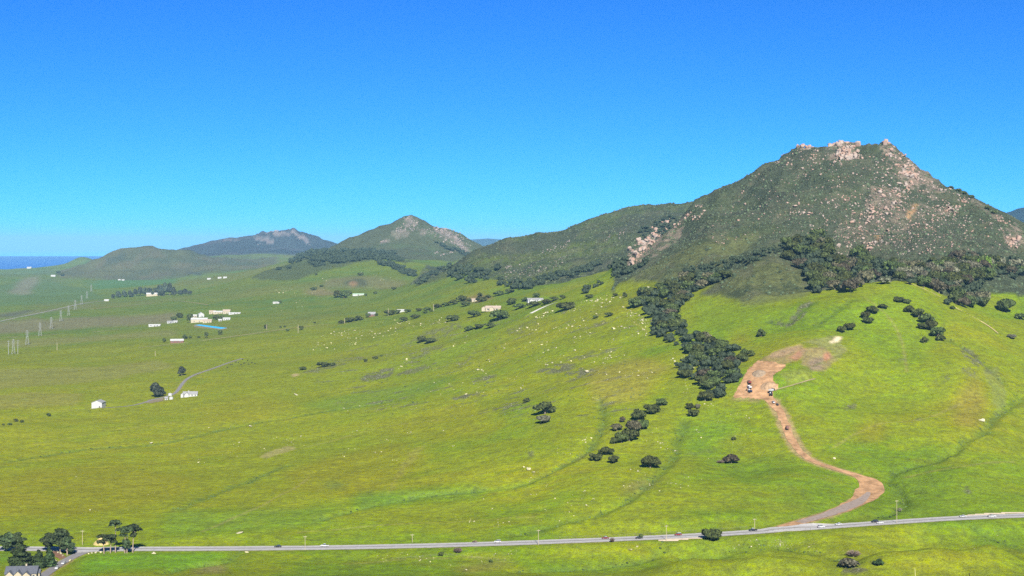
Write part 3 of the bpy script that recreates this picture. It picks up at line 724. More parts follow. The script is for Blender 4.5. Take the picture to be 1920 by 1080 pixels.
strip('edge_line', hwy, 0.13, M_WHITE, 0.33, 3.75, hw_o, across=1)
strip('edge_line', hwy, 0.13, M_WHITE, 0.33, -3.75, hw_o, across=1)
strip('centre_line', hwy, 0.45, M_YELLOW, 0.33, 0, hw_o, across=1)
strip('road_shoulder', hwy, 6.9, M_SHOULDER, 0.22, across=6, ragged=0.5)
strip('side_road', side_road, [4.2, 3.4, 3.2, 3.2], M_ASPH2, 0.20, ragged=0.3)
dr = strip('dirt_road', dirt_road, [5.0, 3.6, 3.3, 3.2, 3.2, 3.6, 4.2, 6.0, 9.0, 10.0, 8.0, 6.6, 5.8, 5.4, 5.0, 6.0], M_DIRT, 0.16, ragged=1.5, across=6)
strip('asphalt_skin', dirt_road[int(len(dirt_road) * .60):int(len(dirt_road) * .94)], [1.5, 4.5, 6.0, 5.2, 4.6, 4.2, 3.6], mat('gritty_base_course', (0.22, 0.175, 0.145), 1, 0, .2, .4), 0.24, parent=dr, ragged=0.8)
strip('side_path', spur_track, 1.7, M_SAND, 0.14, ragged=0.6)
strip('farm_road', farm_drive, [1.8, 1.8, 2.2, 2.2, 2.2, 2.0, 1.8, 1.6], M_ASPH2, 0.2, ragged=0.3)
strip('field_path', valley_road, 2.4, M_SAND, 0.3, ragged=0.5)
strip('ranch_road', ranch_road, 2.6, M_SAND, 0.3, ragged=0.5)
strip('valley_road', main_track, 3.4, mat('old_grey_paving', (0.22, 0.21, 0.17), .9, .1, .15, .3), 0.5)
strip('hill_path', hill_track, 2.6, M_SAND, 0.5)
strip('driveway_path', white_drive, 2.4, M_CONC, 0.3)
strip('trail_path', trail_top, 1.7, mat('pale_trail_soil', (0.40, 0.31, 0.16), 1, 0, .2, .4), 0.55, ragged=0.5)
strip('trail_path', trail_low, [1.4, 1.0, 0.7, 0.6], bpy.data.materials['pale_trail_soil'], 0.55, ragged=0.4)

def patch(name, poly, mt, lift=0.12, d0=0, d1=1e9, wob=1.0, kind='structure'):
    """a surface laid on the ground, cut from the ground sheet"""
    M = inpoly(PX + w3 * wob, PYF + w4 * wob * 0.6, poly) & (DD > d0) & (DD < d1)
    q = M[:-1, :-1] & M[1:, :-1] & M[:-1, 1:] & M[1:, 1:]
    f = quads.reshape(NR - 1, NC - 1, 4)[q]
    if not len(f): return None
    u_, inv = np.unique(f, return_inverse=True)
    V = np.stack([XX.ravel()[u_], DD.ravel()[u_], ZZ.ravel()[u_] + lift], 1)
    return tag(obj(name, mesh_np(name, V, inv.reshape(f.shape), smooth=True), mt), kind=kind)
patch('dirt_pad_ground', pad_poly, M_DIRT, 0.13, 900, 1700, 1.6)
patch('gravel_pullout_ground', [(1229,1014),(1236,1011),(1275,1009),(1319,1006.5),(1322,1010),(1290,1013),(1255,1017),(1240,1017)], M_TAN, 0.20, 900, 1010, 0.6)
patch('gravel_pullout_ground', [(1780,969.5),(1815,965),(1850,961.5),(1930,959),(1990,958),(1990,966),(1925,963),(1850,966),(1800,970.5)], M_TAN, 0.20, 1000, 1080, 0.5)
patch('gravel_pullout_ground', [(1462,988),(1490,981),(1504,979),(1500,985),(1478,990)], M_DIRT, 0.24, 980, 1040, 0.5)

# ------------------------------------------------------------------ plants
def leaf_mat(name, col, var=0.35, isl=(0.45, 1.75)):
    m, nt, b = new_mat(name)
    b.inputs['Roughness'].default_value = 0.8; b.inputs['Specular IOR Level'].default_value = 0.1
    tc = nd(nt, 'ShaderNodeTexCoord'); ge = nd(nt, 'ShaderNodeNewGeometry'); oi = nd(nt, 'ShaderNodeObjectInfo')
    no = nd(nt, 'ShaderNodeTexNoise', Scale=0.35, Detail=4.0); nt.links.new(ge.outputs['Position'], no.inputs['Vector'])
    a = nd(nt, 'ShaderNodeMapRange'); a.inputs[1].default_value = .3; a.inputs[2].default_value = .7; a.inputs[3].default_value = 1 - var; a.inputs[4].default_value = 1 + var; nt.links.new(no.outputs['Fac'], a.inputs[0])
    r = nd(nt, 'ShaderNodeMapRange'); r.inputs[3].default_value = 0.72; r.inputs[4].default_value = 1.35; nt.links.new(oi.outputs['Random'], r.inputs[0])
    p = nd(nt, 'ShaderNodeMapRange'); p.inputs[3].default_value = isl[0]; p.inputs[4].default_value = isl[1]; nt.links.new(ge.outputs['Random Per Island'], p.inputs[0])
    mu = nd(nt, 'ShaderNodeMath', operation='MULTIPLY'); nt.links.new(a.outputs[0], mu.inputs[0]); nt.links.new(r.outputs[0], mu.inputs[1])
    m2 = nd(nt, 'ShaderNodeMath', operation='MULTIPLY'); nt.links.new(mu.outputs[0], m2.inputs[0]); nt.links.new(p.outputs[0], m2.inputs[1])
    sc = nd(nt, 'ShaderNodeVectorMath', operation='SCALE'); sc.inputs[0].default_value = col; nt.links.new(m2.outputs[0], sc.inputs['Scale'])
    hs = nd(nt, 'ShaderNodeHueSaturation'); hr = nd(nt, 'ShaderNodeMapRange'); hr.inputs[3].default_value = 0.47; hr.inputs[4].default_value = 0.52
    nt.links.new(oi.outputs['Random'], hr.inputs[0]); nt.links.new(hr.outputs[0], hs.inputs['Hue']); nt.links.new(sc.outputs[0], hs.inputs['Color'])
    nt.links.new(hs.outputs[0], b.inputs['Base Color'])
    return m
M_OAK = leaf_mat('oak_leaves', (0.037, 0.048, 0.014))
M_OAK2 = leaf_mat('brownish_oak_leaves', (0.055, 0.050, 0.028))
M_SAGE = leaf_mat('grey_scrub_leaves', (0.085, 0.085, 0.052))
M_EUC = leaf_mat('eucalyptus_leaves', (0.036, 0.046, 0.030))
M_PINE = leaf_mat('pine_needles', (0.028, 0.042, 0.017))
M_CYP = leaf_mat('cypress_leaves', (0.022, 0.036, 0.012))
M_BARE = leaf_mat('bare_twigs', (0.125, 0.095, 0.075))
M_BRIGHT = leaf_mat('fresh_leaves', (0.075, 0.14, 0.02))
M_BARK = mat('grey_bark', (0.14, 0.115, 0.09), 0.95, 0.1, 0.3, 3.0)
M_PBARK = mat('pale_pine_bark', (0.24, 0.185, 0.14), 0.95, 0.1, 0.3, 1.5)

_b = bmesh.new(); bmesh.ops.create_icosphere(_b, subdivisions=2, radius=1.0); ICO2 = (np.array([v.co[:] for v in _b.verts]), np.array([[v.index for v in f.verts] for f in _b.faces])); _b.free()
_b = bmesh.new(); bmesh.ops.create_icosphere(_b, subdivisions=1, radius=1.0); ICO1 = (np.array([v.co[:] for v in _b.verts]), np.array([[v.index for v in f.verts] for f in _b.faces])); _b.free()
def crown_np(rng, lobes, nleaf, leaf, core=0.84, flat=0.0, core_ico=ICO1):
    V, T, Q, nv = [], [], [], 0
    lob = np.array(lobes, float)
    for L in lob:
        p, t = core_ico
        dsp = 1 + 0.22 * (rng.random(len(p)) - 0.5)
        V.append(L[:3] + p * dsp[:, None] * L[3:6] * core); T.append(t + nv); nv += len(p)
    area = (lob[:, 3] * lob[:, 4] + lob[:, 3] * lob[:, 5]); cnt = np.maximum(1, (nleaf * area / area.sum()).astype(int))
    for L, c in zip(lob, cnt):
        d = rng.normal(size=(c, 3)); d[:, 2] = np.abs(d[:, 2]) * 0.9 + d[:, 2] * 0.1; d /= np.linalg.norm(d, axis=1)[:, None]
        pos = L[:3] + d * L[3:6] * (0.82 + 0.3 * rng.random((c, 1)))
        keep_ = np.ones(c, bool)
        for K in lob:
            if K is L: continue
            keep_ &= (((pos - K[:3]) / (K[3:6] * 0.8)) ** 2).sum(1) > 1
        pos, d = pos[keep_], d[keep_]; c = len(pos)
        if not c: continue
        nrm = d + rng.normal(size=(c, 3)) * 0.45; nrm[:, 2] += flat; nrm /= np.linalg.norm(nrm, axis=1)[:, None]
        a = np.cross(nrm, rng.normal(size=(c, 3))); a /= np.linalg.norm(a, axis=1)[:, None]; bb = np.cross(nrm, a)
        s = leaf * (0.55 + 0.9 * rng.random((c, 1)))
        c4 = [pos + s * (a * ux + bb * uy) * (0.75 + 0.5 * rng.random((c, 1))) for ux, uy in ((-1, -.6), (.7, -1), (1, .7), (-.6, 1))]
        V.append(np.stack(c4, 1).reshape(-1, 3)); Q.append(np.arange(c * 4).reshape(c, 4) + nv); nv += c * 4
    return np.concatenate(V), [np.concatenate(T), np.concatenate(Q)]
def dome_lobes(rng, n, spread=0.62, z0=0.38, z1=0.72, r0=0.30, r1=0.46):
    L = [(0, 0, 0.58, 0.55, 0.55, 0.40)]
    for k in range(n):
        a = 2 * math.pi * (k + rng.random() * 0.7) / n; r = spread * (0.65 + 0.35 * rng.random())
        s = r0 + (r1 - r0) * rng.random()
        L.append((r * math.cos(a), r * math.sin(a), z0 + (z1 - z0) * rng.random(), s, s, s * (0.62 + 0.25 * rng.random())))
    return L
def oak_trunk():
    m = MB().tube((0, 0, -0.12), (0.02, 0, 0.22), 0.085, 0.06, 7)
    for a in (0.3, 1.7, 3.1, 4.6): m.tube((0.02, 0, 0.2), (0.42 * math.cos(a), 0.42 * math.sin(a), 0.52), 0.05, 0.02, 5)
    return m.mesh('oak_trunk')
OAK_CROWN, FAR_CROWN, EUC_CROWN, BARE_CROWN = [], [], [], []
for s in range(7):
    rng = np.random.default_rng(300 + s)
    OAK_CROWN.append(mesh_np('oak_crown', *crown_np(rng, dome_lobes(rng, 7 + s % 4, 0.66, 0.34, 0.76, 0.22, 0.44), 950, 0.085, core=0.74)))
for s in range(3):
    rng = np.random.default_rng(340 + s)
    L = [(0, 0, .72, .42, .42, .30), (.3, .1, .5, .42, .4, .26), (-.35, .0, .52, .4, .4, .26), (.05, -.35, .42, .4, .36, .22), (0, .3, .36, .42, .38, .2), (-.2, -.1, .84, .3, .3, .18), (.5, -.1, .36, .3, .3, .16), (-.55, .1, .34, .28, .3, .15)]
    L = [(a + .1 * rng.normal(), b_ + .1 * rng.normal(), c_ + .04 * rng.normal(), *r_) for a, b_, c_, *r_ in L]
    EUC_CROWN.append(mesh_np('eucalyptus_crown', *crown_np(rng, L, 700, 0.08)))
OAK_TRUNK = oak_trunk()
EUC_TRUNK = MB().tube((0, 0, -.05), (0, 0, .5), .07, .045, 7).tube((0, 0, .3), (.3, .1, .6), .035, .015, 5).tube((0, 0, .32), (-.3, 0, .62), .035, .015, 5).mesh('eucalyptus_trunk')
def twig_crown(rng, n=260):
    m = MB()
    for k in range(n):
        a, r = rng.random() * 6.283, rng.random() ** 0.5
        p0 = (0.25 * r * math.cos(a), 0.25 * r * math.sin(a), 0.12 + 0.2 * rng.random()); z = math.sqrt(max(0, 1 - (r * .95) ** 2)) * (0.75 + 0.25 * rng.random())
        m.tube(p0, (r * math.cos(a), r * math.sin(a), 0.2 + 0.75 * z), 0.02, 0.008, 3)
    return m.mesh('twig_crown')
TWIG = twig_crown(np.random.default_rng(4))

def slot_mesh(me, mt):
    """a copy of a shared mesh that carries another material, made once"""
    key = me.name + '|' + mt.name
    if key not in _slots:
        c = me.copy(); c.materials.clear(); c.materials.append(mt); _slots[key] = c
    return _slots[key]
_slots = {}
def plant(name, crown, trunk, cm, tm, loc, w, h, rz, label, category, group=None):
    r = empty(name, loc, rz); r.scale = (w / 2, w / 2, h)
    obj('crown', slot_mesh(crown, cm), None, r)
    obj('trunk', slot_mesh(trunk, tm), None, r)
    return tag(r, label, category, group)

# every oak: (px, py of the crown's middle, width px, height px, leaves, label, group)
TREES = []
def grove(poly, w, h, dx, dy, label, group, mixm=(M_OAK, M_OAK, M_OAK2), seed=0, kind='oak', dmin=900):
    rng = random.Random(seed)
    xs = [p[0] for p in poly]; ys = [p[1] for p in poly]
    y = min(ys) + dy * .3; row = 0
    while y < max(ys):
        x = min(xs) + (dx / 2 if row % 2 else 0)
        while x < max(xs):
            qx, qy = x + rng.uniform(-.4, .4) * dx, y + rng.uniform(-.4, .4) * dy
            if inpoly(np.array([qx]), np.array([qy]), poly)[0]:
                s = rng.uniform(.72, 1.3)
                lm_, gm_, m_ = label, group, rng.choice(mixm)
                if kind == 'oak' and w > 15:
                    t_ = (qy - min(ys)) / (max(ys) - min(ys)); part = 'upper' if t_ < .34 else ('middle' if t_ < .67 else 'lower')
                    tone = 'brownish' if m_ is M_OAK2 else ('greyish' if m_ is M_SAGE else 'dark green')
                    core_ = label.replace('dark live ', '', 1)
                    lm_ = tone + ' ' + core_ + ', ' + part + ' part'; gm_ = group + ', ' + tone + ', ' + part
                TREES.append((qx, qy, w * s, h * s * rng.uniform(.9, 1.15), m_, lm_, gm_, kind, dmin))
            x += dx
        y += dy; row += 1
G1 = [(1187,566),(1196,552),(1222,542),(1257,537),(1264,526),(1296,515),(1340,507),(1372,502),(1368,511),(1350,524),(1316,535),(1304,547),(1287,557),(1272,571),(1269,592),(1284,602),(1284,609),(1265,611),(1246,600),(1246,612),(1238,628),(1226,632),(1220,615),(1226,595),(1213,588),(1217,578),(1196,573)]
G2 = [(1272,643),(1284,632),(1311,625),(1330,630),(1351,641),(1362,649),(1380,650),(1376,661),(1394,671),(1404,676),(1396,689),(1388,707),(1376,720),(1362,722),(1364,740),(1354,746),(1330,752),(1319,748),(1316,740),(1318,732),(1306,722),(1303,713),(1286,706),(1270,692),(1256,681),(1270,674),(1282,668),(1290,655)]
G1_INNER = [(1228,560),(1240,552),(1254,556),(1252,562),(1236,564)]
B1 = [(1462,452),(1507,446),(1525,439),(1550,438),(1555,464),(1553,482),(1592,487),(1612,472),(1626,474),(1648,490),(1697,494),(1699,514),(1640,518),(1619,532),(1585,543),(1567,536),(1535,552),(1521,537),(1529,524),(1508,513),(1499,498),(1483,485),(1469,476),(1490,468)]
B2 = [(1682,500),(1710,498),(1739,495),(1772,490),(1777,481),(1793,479),(1828,476),(1865,484),(1885,480),(1911,484),(1935,486),(1930,516),(1887,519),(1862,512),(1853,528),(1826,541),(1850,562),(1854,574),(1825,573),(1787,567),(1770,566),(1773,557),(1786,553),(1780,548),(1751,539),(1723,532),(1682,524)]
grove(G1, 25, 15, 12, 7, 'dark live oak packed in the wooded gully below the rocky peak', 'oaks in the upper gully', seed=1)
grove(G2, 24, 15, 16, 9.5, 'dark live oak in the broad grove beside the bare dirt pad', 'oaks in the grove by the dirt pad', seed=2)
grove(B1, 25, 17, 13, 8, 'oak in the dark wood at the foot of the rocky peak', 'oaks at the foot of the peak', (M_OAK, M_OAK, M_OAK2, M_OAK), seed=3)
grove(B2, 25, 17, 13, 8, 'oak in the wood behind the knoll and pale trail', 'oaks behind the knoll', (M_OAK, M_OAK, M_OAK2, M_SAGE), seed=4)
grove([(1243,612),(1288,606),(1286,636),(1272,646),(1252,644),(1240,632)], 17, 11, 14, 9, 'oak in the loose strip that links the gully wood with the grove', 'oaks linking the two woods', (M_OAK, M_OAK2, M_SAGE), seed=22)
S = 'oak in the belt of trees along the foot of the smooth ridge left of the peak'; SG = 'oaks along the smooth ridge'
grove([(780,530),(790,517),(812,508),(835,496),(850,493),(845,500),(818,514),(800,527),(786,532)], 15, 9, 9, 5, S, SG, seed=5)
grove([(838,515),(850,502),(875,498),(890,505),(920,502),(945,490),(938,500),(920,510),(920,524),(905,528),(880,528),(870,520),(852,525)], 15, 10, 11, 7, S, SG, seed=6)
grove([(927,530),(940,522),(955,524),(1000,524),(1025,514),(1060,507),(1130,488),(1128,497),(1070,518),(1020,528),(985,541),(972,540),(940,534)], 14, 9, 9, 5.5, S, SG, seed=7)
grove([(1137,497),(1150,487),(1175,480),(1170,495),(1185,503),(1222,480),(1218,490),(1190,506),(1160,518),(1142,522),(1150,508)], 14, 9, 8, 5, S, SG, seed=8)
grove([(1086,546),(1092,541),(1110,532),(1122,526),(1130,532),(1110,540),(1095,548)], 13, 8, 9, 5, S, SG, seed=9)
W_ = 'tree in the dark wood on the hill before the pyramid-shaped peak'; WG = 'trees of the far hill wood'
grove([(542,490),(562,478),(592,467),(640,468),(700,467),(736,472),(742,480),(758,488),(740,487),(700,484),(650,489),(625,491),(600,489),(570,484),(546,494)], 11, 7, 5, 3.2, W_, WG, (M_OAK,), seed=10)
grove([(700,494),(707,486),(730,490),(753,496),(768,505),(780,514),(774,518),(747,511),(736,500),(716,497)], 11, 7, 5.5, 3.5, W_, WG, (M_OAK,), seed=11)
grove([(574,492),(590,483),(608,487),(610,496),(590,499)], 10, 6, 6, 3.5, W_, WG, (M_OAK,), seed=12)
grove([(520,503),(545,495),(552,500),(530,506)], 10, 5, 7, 4, W_, WG, (M_OAK,), seed=13)
grove([(812,452),(835,458),(892,480),(886,483),(838,466)], 9, 5, 6, 3.5, W_, WG, (M_OAK,), seed=14, dmin=4800)
grove([(1225,415),(1262,400),(1275,420),(1240,440),(1205,445),(1195,430)], 10, 6, 9, 6, 'dark bush on the shaded crown of the smooth ridge', 'bushes on the ridge', (M_OAK,), seed=15, dmin=2900)
grove([(1280,505),(1345,492),(1440,465),(1500,445),(1500,455),(1440,478),(1370,502),(1300,515)], 13, 9, 11, 7, 'oak in the crease that climbs the foot of the rocky peak', 'oaks in the crease under the peak', seed=16)

DIAG = 'oak in the row that crosses the slope from the knoll down towards the creek'; DG_ = 'oaks in the slanting row on the knoll'
GUL = 'oak in the small gully between the highway and the grove'; GG_ = 'oaks in the small gully'
FARM = 'tree in the hedgerow line that runs past the hillside houses'; FG_ = 'trees of the hedgerow line'
SCR = 'low oak bush dotted on the open middle slope'; SG2 = 'bushes on the middle slope'
SINGLE = [
 (1022,766,40,24,M_OAK,'large round oak alone in mid slope, above a greyer bush',None),(1020,786,30,15,M_SAGE,'grey green bush just below the large lone oak',None),(987,751,14,9,M_OAK,'small dark oak by the rocks uphill of the lone oak',None),
 (1240,755,21,14,M_OAK,'uppermost oak of the small gully, standing a little apart',None),(1222,768,30,18,M_OAK,GUL,GG_),(1198,779,30,20,M_OAK,GUL,GG_),(1206,797,24,20,M_OAK,GUL,GG_),(1188,800,30,22,M_OAK2,GUL,GG_),(1167,787,13,11,M_OAK2,GUL,GG_),(1157,802,22,14,M_OAK2,GUL,GG_),(1180,817,36,22,M_OAK,GUL,GG_),(1165,822,28,20,M_OAK,GUL,GG_),(1152,827,15,12,M_OAK,GUL,GG_),
 (1136,846,28,16,M_OAK,'oak at the foot of the small gully, upper of a pair',None),(1118,858,26,14,M_OAK,'oak at the foot of the small gully, lower of a pair',None),(1151,862,25,14,M_OAK,'round oak just right of the pair below the small gully',None),(1219,867,38,24,M_OAK,'largest lone oak on the lower slope, above the red cars',None),
 (1301,775,22,14,M_OAK,'round oak alone below the tip of the dirt pad grove',None),(1293,762,16,11,M_OAK,'small oak between the rocks at the tip of the grove',None),(1308,762,12,9,M_SAGE,'greyish bush beside the small oak at the grove tip',None),(1371,861,32,18,M_OAK2,'scraggly brown green oak on the bright lower slope',None),(1351,865,16,8,M_BARE,'brown twiggy bush against the scraggly oak',None),(1376,822,10,7,M_OAK,'tiny dark bush among white rocks left of the dirt road',None),
 (1396,662,20,15,M_OAK,'left one of two touching oaks above the dirt pad',None),(1408,663,16,12,M_OAK,'right one of two touching oaks above the dirt pad',None),(1427,625,18,14,M_OAK,'very dark oval oak alone on the bright green bowl',None),
 (1577,618,18,12,M_OAK,'left half of the oak clump low on the knoll',None),(1592,613,22,13,M_OAK,'right half of the oak clump low on the knoll',None),(1628,601,22,12,M_OAK,'oak bush just below the oak row near the knoll top',None),(1622,592,18,14,M_OAK,'oak in the short oak row slanting left of the knoll top',DG_+' left arm'),(1636,581,24,15,M_OAK,'oak in the short oak row slanting left of the knoll top',DG_+' left arm'),(1655,574,20,9,M_OAK,'oak in the short oak row slanting left of the knoll top',DG_+' left arm'),
 (1686,562,22,11,M_OAK,'left one of two low oaks on top of the knoll',None),(1701,565,18,9,M_OAK,'right one of two low oaks on top of the knoll',None),
 (1705,580,22,14,M_OAK,DIAG,DG_),(1722,588,26,17,M_OAK,DIAG,DG_),(1738,598,28,20,M_OAK,DIAG,DG_),(1746,611,30,20,M_OAK,DIAG,DG_),(1758,624,28,20,M_OAK,DIAG,DG_),(1764,634,20,12,M_OAK,DIAG,DG_),(1729,612,22,12,M_OAK,DIAG,DG_),(1733,638,14,12,M_OAK,'small oak set off below the slanting oak row',None),
 (1786,577,11,8,M_OAK,'small dark bush beside the pale trail gap',None),(1886,574,42,26,M_OAK,'big spreading oak on its own at the right of the trail',None),(1914,594,20,12,M_OAK,'oak cut by the right edge of the picture above the trail',None),(1897,632,18,6,M_SAGE,'flat bush near the lower end of the trail',None),(1660,527,26,12,M_SAGE,'grey bush on the crest of the knoll',None),
 (1612,467,16,14,M_OAK,'round oak beside orange rock high on the mountain foot',None),(1747,487,13,10,M_OAK,'round lone oak above the wood behind the knoll',None),
 (1335,1003,38,22,M_OAK,'bushy oak growing at the near edge of the highway',None),(1600,1037,30,16,M_BARE,'reddish brown leafless bush in the gully below the highway',None),(1648,1068,22,11,M_CYP,'dark bush casting a shadow near the bottom edge',None),(1590,1081,40,5,M_SAGE,'wide grey scrub clump on the bottom edge of the picture',None),
 (1202,1006,9,9,M_OAK,'small dark tree at the roadside right of the red car',None),(1148,1012,10,12,M_BARE,'bare little tree on the near side of the highway',None),(858,1031,18,14,M_BARE,'purplish bare thicket beside the highway',None),(890,1015,11,6,M_BARE,'low brown bush behind the highway near the white car',None),(827,1039,11,8,M_OAK,'small green tree by the wire fence',None),(920,1052,8,7,M_OAK,'bush at the right end of the wire fence',None),(1687,956,10,8,M_SAGE,'grey green bush where the creek bends by the highway',None),
 (293,733,37,27,M_EUC,'big rounded tree shading the farm yard',None),(341,697,20,17,M_EUC,'dark upright tree by the bend of the farm road',None),(91,778,9,7,M_OAK,'lone round bush below the fence left of the white barn',None),(30,788,9,6,M_OAK,'upper one of the bushes in the far left field row',None),(41,790,9,6,M_OAK,'rightmost bush in the far left field row',None),(18,795,10,5,M_OAK,'middle low bush in the far left field row',None),(6,796,6,4,M_OAK,'leftmost bush in the far left field row',None),
 (790,637,18,12,M_OAK,'left one of two dark oaks on the middle slope below the hedgerow',None),(806,640,23,8,M_OAK,'right, flatter one of two dark oaks on the middle slope',None),(937,592,36,19,M_OAK,'largest oak below the tan hillside house',None),(888,589,28,13,M_OAK,'wide oak left of the big one below the tan house',None),(847,598,26,10,M_OAK,'oak cluster on the slope left of the tan house',None),
]
for p, lab, gr in (((498,613,7,8),FARM,FG_),((526,613,5,4),FARM,FG_),((534,612,5,4),FARM,FG_),((539,619,7,5),FARM,FG_),((565,615,11,8),FARM,FG_),((590,605,5,3),FARM,FG_),((640,604,14,7),FARM,FG_),((655,600,20,9),FARM,FG_),((672,597,18,9),FARM,FG_),((690,592,9,8),FARM,FG_),((706,590,7,6),FARM,FG_),((730,587,20,10),FARM,FG_),((745,585,16,8),FARM,FG_),((765,583,14,6),FARM,FG_),((785,581,14,6),FARM,FG_),((800,579,14,7),FARM,FG_),((820,574,16,8),FARM,FG_),((835,571,16,8),FARM,FG_),((850,567,20,10),FARM,FG_),((865,560,22,12),FARM,FG_),((873,570,20,10),FARM,FG_),((880,563,10,8),FARM,FG_),((900,553,12,8),FARM,FG_),((902,563,22,7),FARM,FG_),((915,556,12,7),FARM,FG_),((757,599,16,9),FARM,FG_),((778,594,20,8),FARM,FG_),((797,586,10,5),FARM,FG_),((808,583,8,5),FARM,FG_),
 ((960,566,18,12),FARM,FG_),((936,551,22,8),FARM,FG_),((955,547,20,6),FARM,FG_),((985,562,14,8),FARM,FG_),((1006,554,14,9),FARM,FG_),((1040,560,18,8),FARM,FG_),((1055,557,14,8),FARM,FG_),((975,575,24,9),FARM,FG_),((1000,572,26,8),FARM,FG_),((1025,567,22,8),FARM,FG_),
 ((1060,578,36,9),SCR,SG2),((880,617,20,6),SCR,SG2),((898,613,20,7),SCR,SG2),((920,611,22,8),SCR,SG2),((1105,556,16,8),SCR,SG2),((1142,590,18,7),SCR,SG2),((1117,594,12,6),SCR,SG2),((1154,553,10,6),SCR,SG2),((1171,552,9,7),SCR,SG2),((1172,555,12,6),SCR,SG2),((568,692,15,4),SCR,SG2),((605,686,24,6),SCR,SG2),((622,684,14,5),SCR,SG2),((685,676,10,6),SCR,SG2),((704,671,12,6),SCR,SG2),((715,667,6,4),SCR,SG2),
 ((593,514,6,5),'far bush on the pasture below the hill wood','bushes on the far pasture'),((676,514,12,6),'far bush on the pasture below the hill wood','bushes on the far pasture'),((588,542,14,5),'far bush on the pasture below the hill wood','bushes on the far pasture'),((603,536,8,4),'far bush on the pasture below the hill wood','bushes on the far pasture'),((686,553,6,4),'far bush on the pasture below the hill wood','bushes on the far pasture'),((704,549,8,5),'far bush on the pasture below the hill wood','bushes on the far pasture'),((738,541,10,5),'far bush on the pasture below the hill wood','bushes on the far pasture'),
 ((525,566,8,6),'bush beside the small white shed far across the valley',None),((633,552,18,14),'grey tree by the long green roofed shed','trees by the green roofed shed'),((645,553,16,14),'grey tree by the long green roofed shed','trees by the green roofed shed'),((655,550,10,10),'grey tree by the long green roofed shed','trees by the green roofed shed'),
 ((325,598,12,8),'tree among the cream ranch buildings','trees of the ranch yard'),((337,592,13,10),'tree among the cream ranch buildings','trees of the ranch yard'),((356,598,12,16),'tree among the cream ranch buildings','trees of the ranch yard'),((405,596,14,10),'tree among the cream ranch buildings','trees of the ranch yard'),((415,596,12,8),'tree among the cream ranch buildings','trees of the ranch yard'),
 ((347,632,11,8),'tree by the lane below the blue pond','trees along the ranch lane'),((357,632,8,5),'tree by the lane below the blue pond','trees along the ranch lane'),((308,638,9,8),'tree by the lane below the blue pond','trees along the ranch lane'),((373,632,7,4),'tree by the lane below the blue pond','trees along the ranch lane'),((387,629,8,11),'tree by the lane below the blue pond','trees along the ranch lane'),((413,624,9,9),'tree by the lane below the blue pond','trees along the ranch lane'),
 ((109,512,8,8),'tall dark far tree beside the white hilltop barn',None),((117,515,9,5),'low dark far tree right of the white hilltop barn',None)):
    SINGLE.append((*p, M_OAK, lab, gr))
def hedge(px, lab, gr):
    if lab != FARM: return lab, gr
    for lim, t_ in ((570, 'at its far left end by the ranch lane'), (680, 'left of the grey steep roofed house'), (750, 'between the grey steep roofed and the white roofed house'), (840, 'right of the white roofed house'), (920, 'left of the large tan roofed house'), (2000, 'around the long white hillside house')):
        if px < lim: return 'tree in the hedgerow line, ' + t_, gr + ', ' + t_
SINGLE = [(px, py, w, h, m, *hedge(px, lab, gr)) for px, py, w, h, m, lab, gr in SINGLE]
for i, (px, py) in enumerate(((1783,352),(1797,357),(1809,362),(1822,369),(1851,390),(1864,398))):
    SINGLE.append((px, py, 11, 7, M_OAK, ('first', 'second', 'third', 'fourth', 'fifth', 'sixth')[i] + ' dark little oak down the right skyline of the big mountain', None))
for px, py, w, h, m, lab, gr in SINGLE: TREES.append((px, py, w, h, m, lab, gr, 'single', 880))
def gap(t):   # grassy openings inside the gully wood
    return inpoly(np.array([t[0]]), np.array([t[1]]), G1_INNER)[0]
TREES = [t for t in TREES if not gap(t)]
TREES.sort(key=lambda t: -(t[2] * t[3] + (1000 if t[7] == 'single' else 0)))
LIVE, MASS = TREES[:330], TREES[330:]
rng_t = random.Random(5)
for px, py, w, h, m, lab, gr, kd, dmin in LIVE:
    base = cast(px, py + h * 0.42, dmin=dmin)
    k = base.y / F
    cw, chh = w * k * 1.08, max(h * k * 1.02 - 0.04 * w * k, 0.42 * w * k)
    bare = m is M_BARE
    euc = m is M_EUC
    nm = 'bare_bush' if bare else ('eucalyptus_tree' if euc else ('scrub_bush' if m is M_SAGE else 'oak_tree'))
    crown = TWIG if bare else (rng_t.choice(EUC_CROWN) if euc else rng_t.choice(OAK_CROWN))
    plant(nm, crown, EUC_TRUNK if euc else OAK_TRUNK, m, M_BARK, (base.x, base.y, base.z - 0.25), cw, chh, rng_t.uniform(0, 6.28), lab, 'bush' if bare or m is M_SAGE or 'bush' in lab.split(',')[0] else 'tree', gr)

def merged(name, items, mt, label=None):
    """many small pieces too many to tell apart, as one mass; items: (verts, [tris, quads], matrix 3x3 scale-rot, loc)"""
    V, T, Q, nv = [], [], [], 0
    for v, (t, q), A_, l in items:
        V.append(v @ A_.T + l); T.append(t + nv)
        if len(q): Q.append(q + nv)
        nv += len(v)
    fs = [np.concatenate(T)] + ([np.concatenate(Q)] if Q else [])
    return tag(obj(name, mesh_np(name, np.concatenate(V), fs), mt), label, None, None, 'stuff')
FARC = []
for s in range(4):
    rng = np.random.default_rng(360 + s); FARC.append(crown_np(rng, dome_lobes(rng, 3), 70, 0.16, core=0.95))
items = []
for px, py, w, h, m, lab, gr, kd, dmin in MASS:
    base = cast(px, py + h * 0.42, dmin=dmin); k = base.y / F
    a = rng_t.uniform(0, 6.28); cw, chh = w * k * .54, max(h * k, .5 * w * k)
    R = np.array([[math.cos(a), -math.sin(a), 0], [math.sin(a), math.cos(a), 0], [0, 0, 1.0]]) @ np.diag([cw, cw, chh])
    v, f = FARC[rng_t.randrange(4)]; items.append((v, f, R, np.array(base) - (0, 0, 0.1 * chh)))
